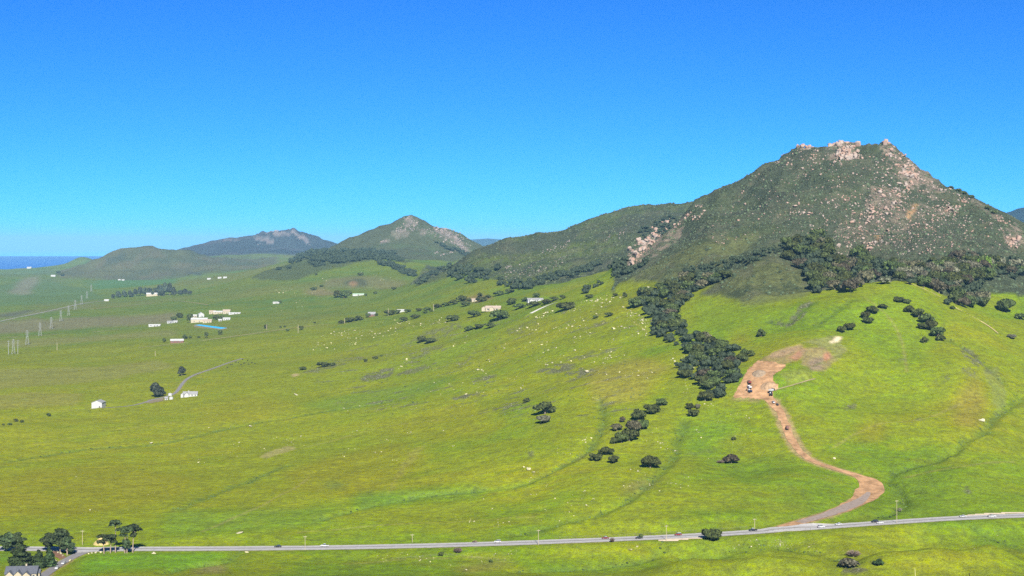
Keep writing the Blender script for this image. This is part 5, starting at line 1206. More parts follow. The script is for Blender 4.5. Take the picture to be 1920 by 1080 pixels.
def building(name, px, py, L, D, hw, hr, rz, wm, rm, label, along='x', windows=(), doors=(), wings=(), chimney=None, cat='building', group=None, size_px=None):
    """windows/doors: (x along the front, width, sill, height) on the side facing the camera (-y)"""
    b_ = cast(px, py)
    r = tag(empty(name, (b_.x, b_.y, b_.z + .1), rz), label, cat, group)
    w = MB(); gable_wall(w, L, D, hw, hr, along); w.build('wall', wm, r)
    g = MB(); gable(g, L, D, hw + .02, hr, along=along); roof = g.build('roof', rm, r)
    fy = -(D / 2 if along == 'x' else L / 2)
    for x, ww, s_, hh in windows:
        wi = MB().box((x, fy - .03, s_ + hh / 2), (ww, .06, hh)).build('window', M_GLASS, r)
        MB().box((x, fy - .05, s_ - .06), (ww + .24, .16, .12)).box((x, fy - .05, s_ + hh + .06), (ww + .24, .12, .12)).box((x - ww / 2 - .06, fy - .05, s_ + hh / 2), (.12, .12, hh)).box((x + ww / 2 + .06, fy - .05, s_ + hh / 2), (.12, .12, hh)).build('window_frame', M_WALLW, wi)
    for x, ww, hh in doors:
        do = MB().box((x, fy - .04, hh / 2), (ww, .08, hh)).build('door', M_DOOR, r)
        MB().box((x + ww * .36, fy - .1, 1.0), (.12, .06, .12)).build('handle', M_WHITER, do)
    for (cx_, cy_, l2, d2, h2, r2, al) in wings:
        w = MB(); gable_wall(w, l2, d2, h2, r2, al, (cx_, cy_)); w.build('wing_wall', wm, r)
        g = MB(); gable(g, l2, d2, h2 + .02, r2, along=al, c=(cx_, cy_)); g.build('wing_roof', rm, r)
    if chimney: MB().box((chimney[0], chimney[1], hw + hr), (.9, .9, 2.2)).box((chimney[0], chimney[1], hw + hr + 1.2), (1.1, 1.1, .2)).build('chimney', wm, roof)
    return r
# slate-roofed house at the lower left corner
building('slate_roof_house', 42, 1083, 18, 9, 3.4, 3.2, math.radians(6), M_CREAM, M_SLATE, 'cream house with dark slate roof in the lower left corner', windows=[(-7, 1.6, 1, 1.4), (7.4, 1.2, 1, 1.3)], doors=[(4.6, 1.1, 2.1)],
    wings=[(-6.2, -4.2, 4.5, 4.2, 3.0, 2.0, 'y'), (-1.2, -4.4, 4.8, 4.6, 3.0, 2.2, 'y'), (3.6, -4.6, 4.4, 4.4, 2.8, 1.8, 'y'), (8.6, 1.0, 3.2, 4.0, 3.0, 1.4, 'x')], chimney=(2.2, .8), cat='house')
patch('terrace_pavement', [(48,1083),(58,1076),(72,1071),(75,1074),(62,1085)], M_TERRA, .12, 850, 1000, .3)
building('white_barn', 185, 764, 14, 13, 6.6, 2.6, math.radians(-4), M_WALLW, M_GREYR, 'plain white gabled barn standing alone on the valley floor', along='y', doors=[(3.6, 1.4, 2.3)], cat='barn')
building('farmhouse', 357, 743, 18, 9, 3.4, 2.6, math.radians(8), M_WALLW, M_GREYR, 'white farmhouse with grey roof at the end of the farm road', windows=[(2.5, 1.4, 1, 1.3), (6.5, 1.4, 1, 1.3)], wings=[(-4, -4, 6, 5, 3.2, 2.2, 'y'), (-9.5, -2, 5, 4.4, 3.0, 1.8, 'y')], chimney=(-2, 0), cat='house')
building('tool_shed', 312, 750, 3.6, 3.2, 2.5, 1.2, .1, M_WALLW, M_GREYR, 'small white shed at the corner of the farm garden', doors=[(0, 1.1, 2.0)], cat='shed')
for px, py, lab in ((321, 749, 'round white water tank, larger, beside the farm garden'), (319, 742, 'small round white tank behind the larger one')):
    p = cast(px, py); r_ = 2.6 if 'larger' in lab else 1.5
    t = tag(empty('water_tank', p), lab, 'tank')
    MB().tube((0, 0, -.3), (0, 0, r_ * 1.1), r_, r_, 18).build('tank_shell', M_WALLW, t); MB().tube((0, 0, r_ * 1.1 + .02), (0, 0, r_ * 1.45), r_ * 1.03, .15, 18).build('lid', M_WHITER, t)
patch('garden_bed_ground', [(272,756),(276,750),(308,744),(307,752),(280,757)], mat('tilled_soil', (0.17, .14, .09), 1, 0, .2, .6), .12, 1500, 2600, .5)
# ranch across the valley
RB = 'cream building of the ranch compound across the valley'
for i, (px, py, L, D, hw, hr, rz, wm, rm, lab, al) in enumerate((
 (374, 604, 34, 14, 6, 3, .1, M_CREAM, M_WHITER, 'largest cream hall at the front of the ranch compound', 'x'), (389, 605, 18, 12, 4.5, 2.5, .1, M_CREAM, M_TANR, 'lower cream house right of the large ranch hall', 'x'), (377, 594, 16, 12, 6, 4, .3, M_WALLW, M_WHITER, 'white gabled house behind the large ranch hall', 'y'),
 (366, 595, 9, 8, 4, 2, 0, M_CREAM, M_WHITER, 'little cream hut left of the white gabled ranch house', 'x'), (398, 588, 14, 10, 4.5, 2.5, .2, M_CREAM, M_TANR, 'tan roofed house at the back of the ranch', 'x'), (409, 588, 20, 9, 4, 2, .1, M_CREAM, M_WHITER, 'white roofed house right of the tan roofed one at the ranch', 'x'), (425, 588, 16, 10, 6, 3, .1, M_CREAM, M_TANR, 'tall cream house at the right end of the ranch', 'x'),
 (440, 589, 26, 6, 2.6, 1.2, .05, M_WALLW, M_WHITER, 'long low white shed at the far right of the ranch', 'x'), (425, 600, 15, 9, 3, 2, .1, M_WALLW, M_WHITER, 'white cottage below the right end of the ranch', 'x'), (413, 602, 7, 5, 2.6, 1.4, .1, M_WALLW, M_WHITER, 'small white hut below the middle of the ranch', 'x'), (319, 606, 12, 7, 3, 2, .05, M_WALLW, M_GREYR, 'grey roofed house left of the ranch trees', 'x'), (329, 605, 9, 6, 2.6, 1.6, .05, M_WALLW, M_WHITER, 'small white house beside the grey roofed one left of the ranch', 'x'),
 (290, 612, 24, 7, 3, 1.5, .1, M_WALLW, M_WHITER, 'long white roofed building alone left of the ranch', 'x'), (332, 642, 23, 11, 3.4, 2.6, .18, M_REDW, M_WHITER, 'long barn with bright white roof beside the ranch lane', 'x'))):
    building('ranch_building', px, py, L, D, hw, hr, rz, wm, rm, lab, al, windows=[(-L * .3, 1.6, 1, 1.6), (L * .25, 1.6, 1, 1.6)] if al == 'x' else [(0, 1.6, 1, 1.6)], doors=[(0.5, 1.6, 2.3)] if al == 'x' else [(2.4, 1.6, 2.3)], cat='barn' if 'barn' in lab else 'building', group='ranch buildings')
# covered pond
cor = [cast(a, b_) for a, b_ in ((363,613.5),(374,611),(428,615.5),(416,619))]
pc = sum(cor, Vector()) / 4; zc = max(c.z for c in cor) + .4
t = tag(empty('covered_pond', (pc.x, pc.y, zc)), 'bright blue sheet like pond below the ranch buildings', 'pond')
M_BLUE = mat('bright_blue_cover', (0.03, 0.36, 0.62), .45, .4, .08, .05)
def slab(cs, z0, z1): 
    m = MB(); m.add([(c.x - pc.x, c.y - pc.y, z0) for c in cs] + [(c.x - pc.x, c.y - pc.y, z1) for c in cs], [(3, 2, 1, 0), (4, 5, 6, 7), (0, 1, 5, 4), (1, 2, 6, 5), (2, 3, 7, 6), (3, 0, 4, 7)]); return m
slab(cor, -4, 0).build('berm', M_SAND, t); slab([pc + (c - pc) * .94 for c in cor], -.5, .12).build('cover_sheet', M_BLUE, t)
# hillside houses
building('hillside_house', 925, 582, 24, 12, 4.2, 3.0, math.radians(-4), M_CREAM, M_TANR, 'large tan roofed cream house on the hillside among oaks', windows=[(-8, 2.4, 1, 1.8), (-3, 2.4, 1, 1.8), (6, 2.6, 1, 1.8)], doors=[(2, 1.8, 2.4)], wings=[(-2, -7, 8, 7, 3.8, 2.2, 'y'), (-15, 2, 7, 7, 4.0, 2.0, 'y')], chimney=(5, 1), cat='house')
building('hillside_house', 1003, 566, 26, 10, 3.6, 2.4, math.radians(14), M_WALLW, M_GREYR, 'long white house half hidden by dark conifers on the hillside', windows=[(-8, 2, 1, 1.5), (0, 2, 1, 1.5), (8, 2, 1, 1.5)], wings=[(-8, -5, 6, 6, 3.2, 1.8, 'y'), (6, -5, 6, 6, 3.2, 1.8, 'y')], cat='house')
building('hillside_house', 697, 593, 14, 10, 4.0, 4.0, .2, M_REDW, M_GREYR, 'grey steep roofed house in the hedgerow line', windows=[(-3, 1.6, 1, 1.5), (3, 1.6, 1, 1.5)], cat='house')
building('hillside_house', 752, 585, 15, 8, 3.2, 1.6, .05, M_WALLW, M_WHITER, 'white roofed low house in the hedgerow line', windows=[(-3, 1.6, 1, 1.3)], cat='house')
building('hillside_house', 889, 565, 9, 7, 3.2, 1.6, .1, M_CREAM, M_TANR, 'small tan house left above the large hillside house', windows=[(0, 1.6, 1, 1.3)], cat='house')
building('long_shed', 672, 554, 27, 8, 3.0, 1.4, .03, M_WALLW, M_GREENR, 'long shed with pale green roof across the valley', doors=[(0, 2.4, 2.4)], cat='shed')
building('long_shed', 518, 569, 15, 6, 2.6, 1.2, .03, M_WALLW, M_WHITER, 'small white shed alone on the far pasture', doors=[(0, 1.8, 2.2)], cat='shed')
building('hilltop_barn', 100, 518.5, 22, 12, 5, 3, .1, M_WALLW, M_WHITER, 'white barn on the far left green hilltop', cat='barn')
building('hilltop_barn', 55, 503.5, 30, 20, 8, 4, .1, M_WALLW, M_WHITER, 'tiny pale building at the foot of the sea view', cat='building')
building('grove_farm', 285, 555, 34, 14, 6, 4, .2, M_CREAM, M_WHITER, 'farm buildings in front of the eucalyptus windbreak, main house', wings=[(14, -9, 10, 10, 5, 3, 'y')], cat='house')
for px, py, lab in ((224,525.5,'far white farm dot below the left hill, left one'),(231,526,'far white farm dot below the left hill, right one'),(392,524,'far white roof by dark trees right of the left hill, left one'),(412,522,'far white roof by dark trees right of the left hill, middle one'),(422,521.5,'far white roof by dark trees right of the left hill, right one'),(200,564.5,'long white roof at the end of the valley road')):
    building('far_farm_building', px, py, 13, 8, 3, 2, .1, M_WALLW, M_WHITER, lab, cat='building')

# ------------------------------------------------------------------ poles, pylons, fence
M_POLE = mat('pale_wood_pole', (0.34, 0.29, 0.20), .95, .1, .2, 1.0)
M_STEEL = mat('galvanised_steel', (0.26, 0.27, 0.25), .5, .5, .1, .5, metal=.3)
M_CER = mat('grey_insulator', (0.25, .25, .26), .4, .5, .05, 1)
def util_pole(px, py, h_px, label, arm=True, dm=1.0):
    p = cast(px, py); h = h_px * p.y / F; th = .17 * dm * max(1, p.y / 1100)
    r = tag(empty('utility_pole', p, .2), label, 'pole')
    MB().tube((0, 0, -.8), (0, 0, h), th, th * .7, 7).build('mast', M_POLE, r)
    if arm:
        MB().box((0, 0, h - .7), (2.4, .16 * dm, .2)).build('crossarm', M_POLE, r)
        for x in (-1.05, -.4, .4, 1.05): MB().tube((x, 0, h - .6), (x, 0, h - .3), .07, .05, 6).build('insulator', M_CER, r)
    return r
for px, py, h, lab in ((154.5,1022,28,'thick pale utility pole left of the tall pine row'),(572,1031.5,27,'thin utility pole behind the black car, near side of the highway'),(773,1017,16,'faint utility pole behind the highway, left of centre'),(1009.5,1022,29,'dark utility pole on the near verge right of the first white car'),(1249.5,1014.5,30,'pale utility pole at the gravel pullout'),(1415,994,22,'pale utility pole rising behind the black pickup'),(1681.5,981.5,44,'tall thin utility pole by the creek bend'),
 (559,624,16,'pale utility pole beside the ranch lane, left one'),(646,606,9,'short pale utility pole by the hedgerow'),(728,592,14,'pale utility pole at the white roofed hedgerow house'),(813,583,13,'pale utility pole left of the hillside houses'),(500,618,10,'small pole by the lane left of the hedgerow'),(107,657,15,'slim pale pole on the left valley floor'),(291,668,10,'slim pole on the valley floor below the long white barn')):
    util_pole(px, py, h, lab, arm=py > 700)
def pylon_mesh(h):
    m = MB(); b_, w = h * .115, .16
    legs = [(-1, -1), (1, -1), (1, 1), (-1, 1)]
    def at(s, t_): 
        k = b_ * (1 - t_) ** 1.0 * (1 if t_ < .62 else 1) * (1 - .0 * t_) if t_ < .62 else b_ * .38 * (1 - (t_ - .62) * 1.2)
        return (s[0] * k, s[1] * k, h * t_)
    lv = [0, .18, .34, .48, .62, .74, .86, 1.0]
    for s in legs:
        for i in range(len(lv) - 1): m.tube(at(s, lv[i]), at(s, lv[i + 1]), w, w, 4)
    for i in range(len(lv) - 1):
        for k in range(4):
            m.tube(at(legs[k], lv[i]), at(legs[(k + 1) % 4], lv[i + 1]), .1, .1, 3); m.tube(at(legs[(k + 1) % 4], lv[i]), at(legs[k], lv[i + 1]), .1, .1, 3)
    return m
def arm_mesh(h, t_, L):
    m = MB()
    for s in (-1, 1):
        m.tube((0, -.4, h * t_), (s * L, 0, h * t_ - .2), .14, .1, 4).tube((0, .4, h * t_), (s * L, 0, h * t_ - .2), .14, .1, 4).tube((0, 0, h * t_ + h * .04), (s * L, 0, h * t_ - .2), .12, .1, 4)
        m.tube((s * L, 0, h * t_ - .2), (s * L, 0, h * t_ - 2.4), .12, .12, 5)
    return m
ORD = ('nearest', 'second nearest', 'third nearest', 'fourth nearest', 'fifth nearest', 'sixth nearest', 'seventh nearest', 'eighth nearest', 'ninth nearest', 'tenth nearest')
for i, (px, py, hp) in enumerate(((25,664,28),(51,646.5,27),(75,630,25),(96,616.5,22),(114,602,20),(128.5,592,19),(141,580.5,18),(153,571,17),(163,560,14),(171,547,13))):
    p = cast(px, py); h = hp * p.y / F
    r = tag(empty('power_pylon', p, .45), 'steel lattice power pylon, %s of the line up the left valley' % ORD[i], 'pylon', 'power line pylons')
    pylon_mesh(h).build('lattice_tower', M_STEEL, r)
    for t_, L in ((.74, .11), (.86, .13), (.97, .09)): arm_mesh(h, t_, h * L).build('crossarm', M_STEEL, r)
for px, py, lab in ((16,664.5,'left steel pole flanking the nearest lattice pylon'),(33.5,663.5,'right steel pole flanking the nearest lattice pylon')):
    p = cast(px, py); h = 26 * p.y / F
    r = tag(empty('steel_pole', p, .45), lab, 'pole'); MB().tube((0, 0, -.5), (0, 0, h), .55, .3, 8).build('mast', M_STEEL, r)
    for t_ in (.62, .78, .94): MB().tube((-2.6, 0, h * t_), (2.6, 0, h * t_), .2, .2, 5).build('crossarm', M_STEEL, r)
def fence(pts, label, n_):
    line = road_line(pts, 3.0); L = len(line); a = line[0]
    r = tag(empty('wire_fence', (a.x, a.y, ground(a.x, a.y))), label, 'fence'); tops = []
    for i in range(n_):
        q = line[int(i * (L - 1) / (n_ - 1))]; z = ground(q.x, q.y); o = Vector((q.x - a.x, q.y - a.y, z - r.location.z)); tops.append(o)
        MB().tube(o - Vector((0, 0, .3)), o + Vector((0, 0, 1.35)), .09, .08, 5).build('post', M_TIMBER, r)
    for hh in (.5, .9, 1.25):
        m = MB()
        for i in range(n_ - 1): m.tube(tops[i] + Vector((0, 0, hh)), tops[i + 1] + Vector((0, 0, hh)), .012, .012, 3)
        m.build('wire', M_STEEL, r)
fence([(735,1053),(790,1048),(850,1044),(905,1050),(935,1052)], 'wire fence with dark posts on the near side of the highway, centre', 14)
fence([(1440,999),(1470,997),(1500,995.5),(1520,994)], 'short post fence opposite the dirt road mouth', 9)
fence([(1040,1006),(1120,1003),(1200,998),(1290,991),(1400,984)], 'wire fence just behind the highway, right of centre', 24)
fence([(190,765),(130,768),(92,771)], 'pale fence line left of the white barn', 14)

# ------------------------------------------------------------------ vehicles
M_TYRE = mat('tyre_rubber', (0.02, .02, .02), .9, .2, .1, 2); M_RIM = mat('wheel_rim', (0.35, .35, .36), .4, .5, .05, 2, metal=.6)
M_LAMP = mat('lamp_glass', (0.55, .55, .52), .2, .5, .03, 2); M_TAIL = mat('tail_lamp', (0.35, .02, .02), .3, .5, .03, 2)
PAINT = {k: mat(k + '_car_paint', c, .35, .5, .05, 1.0) for k, c in (('white', (.42, .42, .42)), ('black', (.015, .016, .02)), ('red', (.16, .025, .02)), ('silver', (.38, .39, .40)), ('dark_blue', (.02, .03, .07)), ('yellow', (.50, .30, .03)), ('orange', (.45, .16, .03)))}
def wheels(r, xs, ty, rad):
    for x in xs:
        for s in (-1, 1):
            w = MB().tube((x, s * ty - .12, rad), (x, s * ty + .12, rad), rad, rad, 14).build('wheel', M_TYRE, r)
            MB().tube((x, s * (ty + .125) - .01, rad), (x, s * (ty + .125) + .01, rad), rad * .6, rad * .6, 10).build('rim', M_RIM, w)
CAR_PROF = {'sedan': ([(-2.3, .35), (2.3, .35), (2.32, .7), (2.1, .86), (1.0, .98), (-1.5, 1.0), (-2.25, .95), (-2.32, .6)], [(.95, .99), (.3, 1.42), (-.95, 1.45), (-1.65, 1.01)]),
            'suv': ([(-2.3, .4), (2.3, .4), (2.32, .85), (2.1, 1.02), (1.1, 1.12), (-2.25, 1.15), (-2.34, .7)], [(1.05, 1.13), (.45, 1.72), (-1.95, 1.75), (-2.22, 1.16)]),
            'pickup': ([(-2.8, .5), (2.7, .5), (2.72, .95), (2.5, 1.12), (1.3, 1.2), (-.7, 1.22), (-.75, 1.15), (-2.8, 1.15)], [(1.25, 1.21), (.7, 1.85), (-.55, 1.87), (-.72, 1.23)])}
def car(px_py, heading, kind, paint, label, roof_paint=None, group=None):
    p = px_py
    r = tag(empty('pickup_truck' if kind == 'pickup' else 'car', p, heading), label, 'pickup' if kind == 'pickup' else 'car', group)
    body, cab = CAR_PROF[kind]; wd = .9 if kind == 'sedan' else .96
    MB().prism(body, -wd, wd).build('body', PAINT[paint], r)
    g = MB().prism(cab, -wd * .86, wd * .86).build('cabin_glass', M_GLASS, r)
    top = max(z for _, z in cab); xr = [x for x, z in cab if z > top - .1]
    MB().box((sum(xr) / 2, 0, top + .03), (max(xr) - min(xr) + .15, wd * 1.7, .07)).build('cabin_roof', PAINT[roof_paint or paint], r)
    for s in (-1, 1):
        MB().box((body[3][0] + .05, s * wd * .7, body[3][1] - .18), (.25, .32, .16)).build('headlight', M_LAMP, r)
        MB().box((body[-1][0] - .0, s * wd * .78, .8 if kind == 'sedan' else .95), (.12, .22, .2)).build('tail_light', M_TAIL, r)
    if kind == 'pickup': MB().box((-1.8, 0, 1.16), (1.8, 1.5, .03)).build('bed', M_TYRE, r)
    wheels(r, (1.45, -1.45) if kind != 'pickup' else (1.75, -1.7), wd - .08, .36 if kind == 'sedan' else .42)
    return r
HP = np.array([tuple(p) for p in hwy]); HPX = CX + F * HP[:, 0] / HP[:, 1]
def on_hwy(px, far):
    i = np.interp(px, HPX, np.arange(len(HP))); p = np.array([np.interp(i, np.arange(len(HP)), HP[:, k]) for k in range(3)])
    j = int(np.clip(i, 0, len(HP) - 2)); t = HP[j + 1] - HP[j]; hd = math.atan2(t[1], t[0])
    o = 2.3 if far else -2.3
    q = Vector((p[0] - math.sin(hd) * o, p[1] + math.cos(hd) * o, 0)); q.z = ground(q.x, q.y) + .31
    return q, hd
for px, far_, kd, pt, lab, rf in ((520,1,'sedan','black','black car on the highway, farthest left',None),(608,1,'pickup','white','white pickup on the highway right of the black car',None),(933,1,'suv','white','white car on the highway left of centre, alone',None),(1136,1,'sedan','red','red car with pale roof on the highway, left one of the two red cars','white'),(1273,1,'suv','red','red car with white roof by the gravel pullout','white'),(1197,0,'sedan','black','dark car shape standing in for the shadow under the small roadside tree',None),  # dark sedan under the roadside tree is added to stand in for tree shadow
 (1414,1,'pickup','black','black pickup with white cab roof near the dirt road mouth','white'),(1537,0,'suv','white','white car in the near lane just right of the dirt road mouth',None),(1575,1,'sedan','white','white car in the far lane right of the dirt road mouth',None),(1643,1,'suv','black','dark car overlapped by a white one on the highway',None),(1647,0,'sedan','white','white car in the near lane in front of the dark one',None),(1808,1,'sedan','silver','pale silver car in the far lane near the right gravel shoulder',None),(1857,0,'pickup','white','white pickup farthest right on the highway',None)):
    q, hd = on_hwy(px, far_); car(q, hd + (math.pi if far_ else 0), kd, pt, lab, rf)
sr = np.array([tuple(p) for p in side_road])
for px, py, lab in ((107, 1066.5, 'white car parked on the side road edge, nearer to the house'), (119.5, 1057.5, 'white car parked on the side road edge, nearer to the junction')):
    p = cast(px, py); j = int(np.argmin(np.hypot(sr[:, 0] - p.x, sr[:, 1] - p.y))); j = min(j, len(sr) - 2); t = sr[j + 1] - sr[j]
    q = Vector((p.x, p.y, ground(p.x, p.y) + .2)); car(q, math.atan2(t[1], t[0]), 'sedan', 'white', lab)
def excavator(px, py, rz, label, paint='orange'):
    p = cast(px, py); r = tag(empty('excavator', (p.x, p.y, p.z + .15), rz), label, 'excavator')
    for s in (-1, 1): MB().prism([(-1.7, .15), (-1.3, 0), (1.3, 0), (1.7, .15), (1.8, .5), (1.3, .9), (-1.3, .9), (-1.8, .5)], s * 1.15 - .28, s * 1.15 + .28).build('track', M_TYRE, r)
    MB().box((-.5, 0, 1.6), (3.0, 2.4, 1.2)).build('body', PAINT[paint], r); c = MB().prism([(-.3, 2.2), (1.1, 2.2), (1.2, 1.1), (1.0, 3.1), (-.3, 3.1)][0:1] + [(1.1, 1.1), (1.15, 2.2), (.9, 3.2), (-.4, 3.2), (-.4, 2.2)], .2, 1.15).build('cab', PAINT['white'], r)
    MB().box((1.02, .67, 2.5), (.1, .8, .9)).build('cab_window', M_GLASS, c)
    MB().tube((.9, -.4, 1.8), (3.0, -.4, 4.6), .3, .24, 6).build('boom', PAINT[paint], r); MB().tube((3.0, -.4, 4.6), (4.7, -.4, 2.0), .22, .16, 6).build('stick', PAINT[paint], r)
    MB().prism([(4.3, 2.0), (5.0, 2.1), (5.1, 1.2), (4.5, .9), (4.0, 1.3)], -.95, .15).build('bucket', M_TYRE, r)
def dump_truck(px, py, rz, label, paint='white', bed='orange'):
    p = cast(px, py); r = tag(empty('dump_truck', (p.x, p.y, p.z + .15), rz), label, 'truck')
    MB().box((0, 0, .9), (7.2, 1.0, .3)).build('chassis', M_TYRE, r)
    c = MB().prism([(1.7, 1.0), (3.7, 1.0), (3.75, 1.9), (3.3, 2.9), (1.7, 3.0)], -1.15, 1.15).build('cab', PAINT[paint], r); MB().box((3.56, 0, 2.35), (.2, 1.9, .7)).build('cab_window', M_GLASS, c)
    MB().prism([(-3.6, 1.15), (1.4, 1.1), (1.5, 2.6), (-3.9, 2.5)], -1.25, 1.25).build('bed', PAINT[bed], r)
    wheels(r, (2.8, -1.6, -2.7), 1.05, .52)
excavator(1406, 736, 2.2, 'dark tracked digger at the lower left of the dirt pad', 'dark_blue'); dump_truck(1405, 729, 1.7, 'white truck behind the digger on the dirt pad', 'white', 'white'); dump_truck(1405, 720, 1.6, 'small dark red truck highest on the dirt pad', 'black', 'red')
excavator(1446, 742, 1.2, 'white cabbed digger at the mouth of the dirt road', 'black'); dump_truck(1447, 735, .9, 'dark truck with white load beside the digger at the dirt road mouth', 'black', 'white')
def on_dirt(t_):
    i = int(t_ * (len(dirt_road) - 2)); a, b_ = dirt_road[i], dirt_road[i + 1]; return Vector((a.x, a.y, ground(a.x, a.y) + .18)), math.atan2(b_.y - a.y, b_.x - a.x)
DRX = [(CX + F * p.x / p.y, HY + F * (EYE - p.z) / p.y) for p in dirt_road]
def t_at(py): return min(range(len(DRX) // 2), key=lambda i: abs(DRX[i][1] - py)) / (len(dirt_road) - 2)
q, hd = on_dirt(t_at(756)); car(q, hd, 'pickup', 'white', 'white pickup at the top of the dirt road'); q, hd = on_dirt(t_at(762)); car(q + Vector((2, 0, 0)), hd, 'sedan', 'black', 'black car just below the white pickup on the dirt road')
q, hd = on_dirt(t_at(807)); p0 = q
r = tag(empty('water_truck', q, hd), 'dark brown roller truck halfway down the dirt road', 'truck')
MB().box((0, 0, .9), (6.2, 1.0, .3)).build('chassis', M_TYRE, r); MB().prism([(1.6, 1.0), (3.2, 1.0), (3.2, 2.0), (2.9, 2.8), (1.6, 2.8)], -1.1, 1.1).build('cab', M_REDW, r); MB().tube((-3.0, 0, 1.95), (1.4, 0, 1.95), 1.0, 1.0, 14).build('tank', M_REDW, r); wheels(r, (2.4, -1.5, -2.4), 1.0, .5)
def mound(name, px, py, rx, ry, h, mt, label, cat, seed):
    p = cast(px, py); n_ = 22; g = np.linspace(-1, 1, n_); X, Y = np.meshgrid(g, g); rad = np.hypot(X, Y)
    Z = np.clip(1 - rad, 0, 1) ** .8 * h * (1 + .35 * fbm(X * 2.5, Y * 2.5, seed, 3)); wx, wy = X * rx + p.x, Y * ry + p.y
    Z = Z + sample(ZZ, wx, wy) - np.where(rad > .98, .5, 0); i = np.arange(n_ * n_).reshape(n_, n_)
    V = np.stack([wx - p.x, wy - p.y, Z - p.z], -1).reshape(-1, 3)
    o = obj(name, mesh_np(name, V, np.stack([i[:-1, :-1], i[:-1, 1:], i[1:, 1:], i[1:, :-1]], -1).reshape(-1, 4), smooth=True), mt); o.location = p; return tag(o, label, cat)
M_PILE = mat('grey_spoil', (0.22, .165, .11), 1, 0, .3, .4, bump=.4); M_PILE2 = mat('brown_spoil', (0.27, .18, .105), 1, 0, .3, .4, bump=.4)
mound('soil_pile', 1423, 700, 6.5, 9, 2.6, M_PILE, 'greyish soil heap in the upper part of the dirt pad', 'soil pile', 1)
mound('soil_pile', 1441, 724, 7.5, 7, 3.0, M_PILE2, 'brown soil heap at the right edge of the dirt pad', 'soil pile', 2)
mound('soil_pile', 1460, 686, 7, 5, 1.6, M_DIRT, 'low reddish soil heap at the top right corner of the dirt pad', 'soil pile', 3)
mound('straw_stack', 190, 1020, 5.5, 4, 4.2, mat('dry_straw', (.33, .26, .11), 1, 0, .25, .6), 'straw coloured mound behind the tall pine row', 'mound', 4)
# landscaping rocks at the junction
for px, py, w, lab in ((96,1034,6,'round pale stone left of the junction bed'),(109,1037,7,'pale stone in the middle of the junction bed'),(114,1039,7,'pale stone right of the middle one in the junction bed'),(118,1043,6,'pale stone at the corner of the junction bed'),(104,1053,8,'rounded white stone by the side road under the conifers'),(166,1039,5,'first small stone of the row below the highway junction'),(172,1038,5,'second small stone of the row below the highway junction'),(179,1037.5,8,'largest pale stone of the row below the highway junction'),(188,1036.5,7,'last pale stone of the row below the highway junction'),(132,1052,8,'tan block on the outer edge of the side road')):
    p = cast(px, py); q = w * p.y / F * .5; o = obj('boulder', slot_mesh(rr.choice(ROCK_ME), M_PALE)); o.location = p + Vector((0, 0, q * .35)); o.scale = (q, q * .8, q * .75); o.rotation_euler = (0, .1, rr.uniform(0, 6)); tag(o, lab, 'rock')
patch('mulch_ground', [(92,1034),(104,1032),(122,1040),(126,1046),(112,1050),(104,1046)], mat('bark_mulch', (.15, .085, .055), 1, 0, .2, .6), .12, 880, 1010, .5)

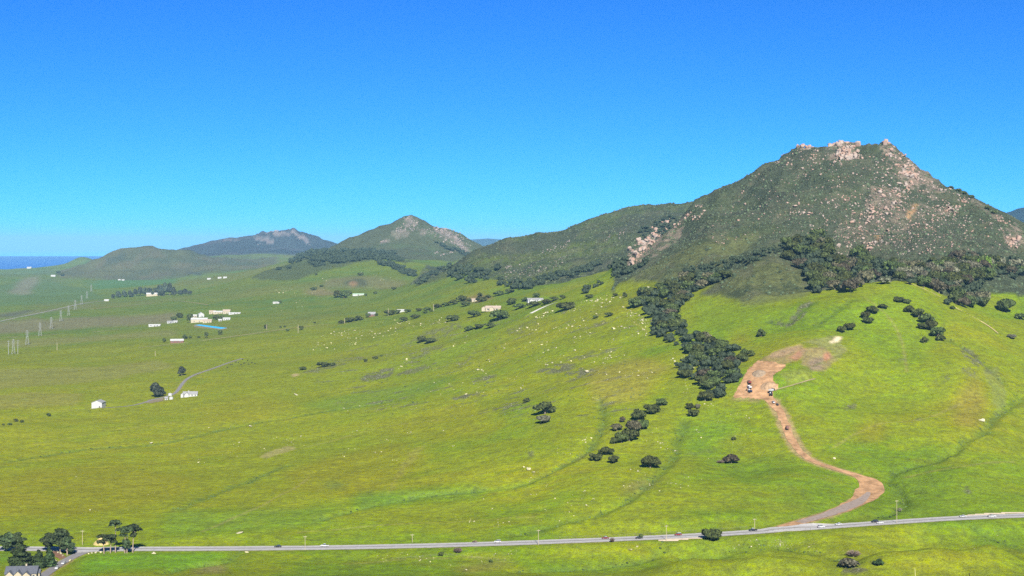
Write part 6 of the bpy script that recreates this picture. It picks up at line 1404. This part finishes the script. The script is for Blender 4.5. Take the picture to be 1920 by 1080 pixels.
# ------------------------------------------------------------------ cattle on the farm pasture
def cow_mesh():
    me_ = bpy.data.meshes.new('cow'); 
    J = [((-.8, 0, 1.15), .38), ((-.2, 0, 1.15), .42), ((.5, 0, 1.2), .40), ((.95, 0, 1.35), .24), ((1.3, 0, 1.45), .2), ((1.65, 0, 1.28), .13),
         ((-.85, .25, .7), .15), ((-.95, .27, .4), .09), ((-.88, .27, .02), .07), ((-.85, -.25, .7), .15), ((-.95, -.27, .4), .09), ((-.88, -.27, .02), .07),
         ((.55, .25, .7), .13), ((.58, .26, .38), .08), ((.56, .26, .02), .07), ((.55, -.25, .7), .13), ((.58, -.26, .38), .08), ((.56, -.26, .02), .07), ((-1.2, 0, 1.25), .06), ((-1.28, 0, .7), .04), ((1.25, .26, 1.56), .05), ((1.25, -.26, 1.56), .05)]
    ed = [(0, 1), (1, 2), (2, 3), (3, 4), (4, 5), (0, 6), (6, 7), (7, 8), (0, 9), (9, 10), (10, 11), (2, 12), (12, 13), (13, 14), (2, 15), (15, 16), (16, 17), (0, 18), (18, 19), (4, 20), (4, 21)]
    me_.from_pydata([j[0] for j in J], ed, [])
    o = bpy.data.objects.new('cow_tmp', me_); COL.objects.link(o)
    o.modifiers.new('s', 'SKIN'); o.modifiers.new('d', 'SUBSURF').levels = 1
    for sv, j in zip(me_.skin_vertices[0].data, J): sv.radius = (j[1], j[1])
    me_.skin_vertices[0].data[1].use_root = True
    dg = bpy.context.evaluated_depsgraph_get(); out = bpy.data.meshes.new_from_object(o.evaluated_get(dg)); bpy.data.objects.remove(o); out.materials.clear(); return out
COW = cow_mesh(); COW.materials.append(mat('black_cattle_hide', (.018, .016, .015), .7, .3, .1, 2))
for i, (px, py) in enumerate(((426,690),(433,685),(436,684),(442,680),(447,681),(452,685),(455,675),(458,682),(464,677),(466,684),(472,681),(478,683))):
    p = cast(px, py); o = obj('cow', COW); o.location = p; o.rotation_euler = (0, 0, rr.uniform(0, 6.28)); o.scale = (1.15,) * 3
    tag(o, 'tiny black cow grazing beside the end of the farm road', 'cow', 'cattle at the farm road')

# ------------------------------------------------------------------ grass stalks close to the eye
M_STALK = mat('dry_yellow_stalk', (.42, .40, .16), .8, .2, .2, 6); M_DARKST = mat('dark_dry_stalk', (.03, .025, .02), .9, .1, .2, 6)
def stalks(name, px, py_top, d, spread, n_, mt, label, seed, rad):
    rng = random.Random(seed); x = (px - CX) / F * d; z = ground(x, d); zt = EYE - (py_top - HY) / F * d
    r = tag(empty(name, (x, d, z)), label, 'grass tuft')
    for i in range(n_):
        m = MB(); a = rng.uniform(-1, 1); h = (zt - z) * rng.uniform(.86, 1.0) if i else (zt - z)
        p0 = Vector((rng.uniform(-.03, .03), rng.uniform(-.03, .03), -.05)); q = p0
        for k in range(1, 6):
            t_ = k / 5; n2 = Vector((p0.x + a * spread * t_ ** 1.8, p0.y + .02 * rng.uniform(-1, 1), h * t_)); m.tube(q, n2, rad * (1.15 - .2 * t_), rad * (1.1 - .85 * t_), 5); q = n2
        m.build('stalk', mt, r)
stalks('dry_grass_tuft', 1727, 1066, 6.0, .05, 8, M_STALK, 'yellow dry grass tips close to the viewer at the bottom edge', 3, .004)
stalks('dark_stalk_tuft', 1840, 1075, 6.5, .05, 6, M_DARKST, 'dark seed heads poking up at the bottom edge, right', 4, .006)
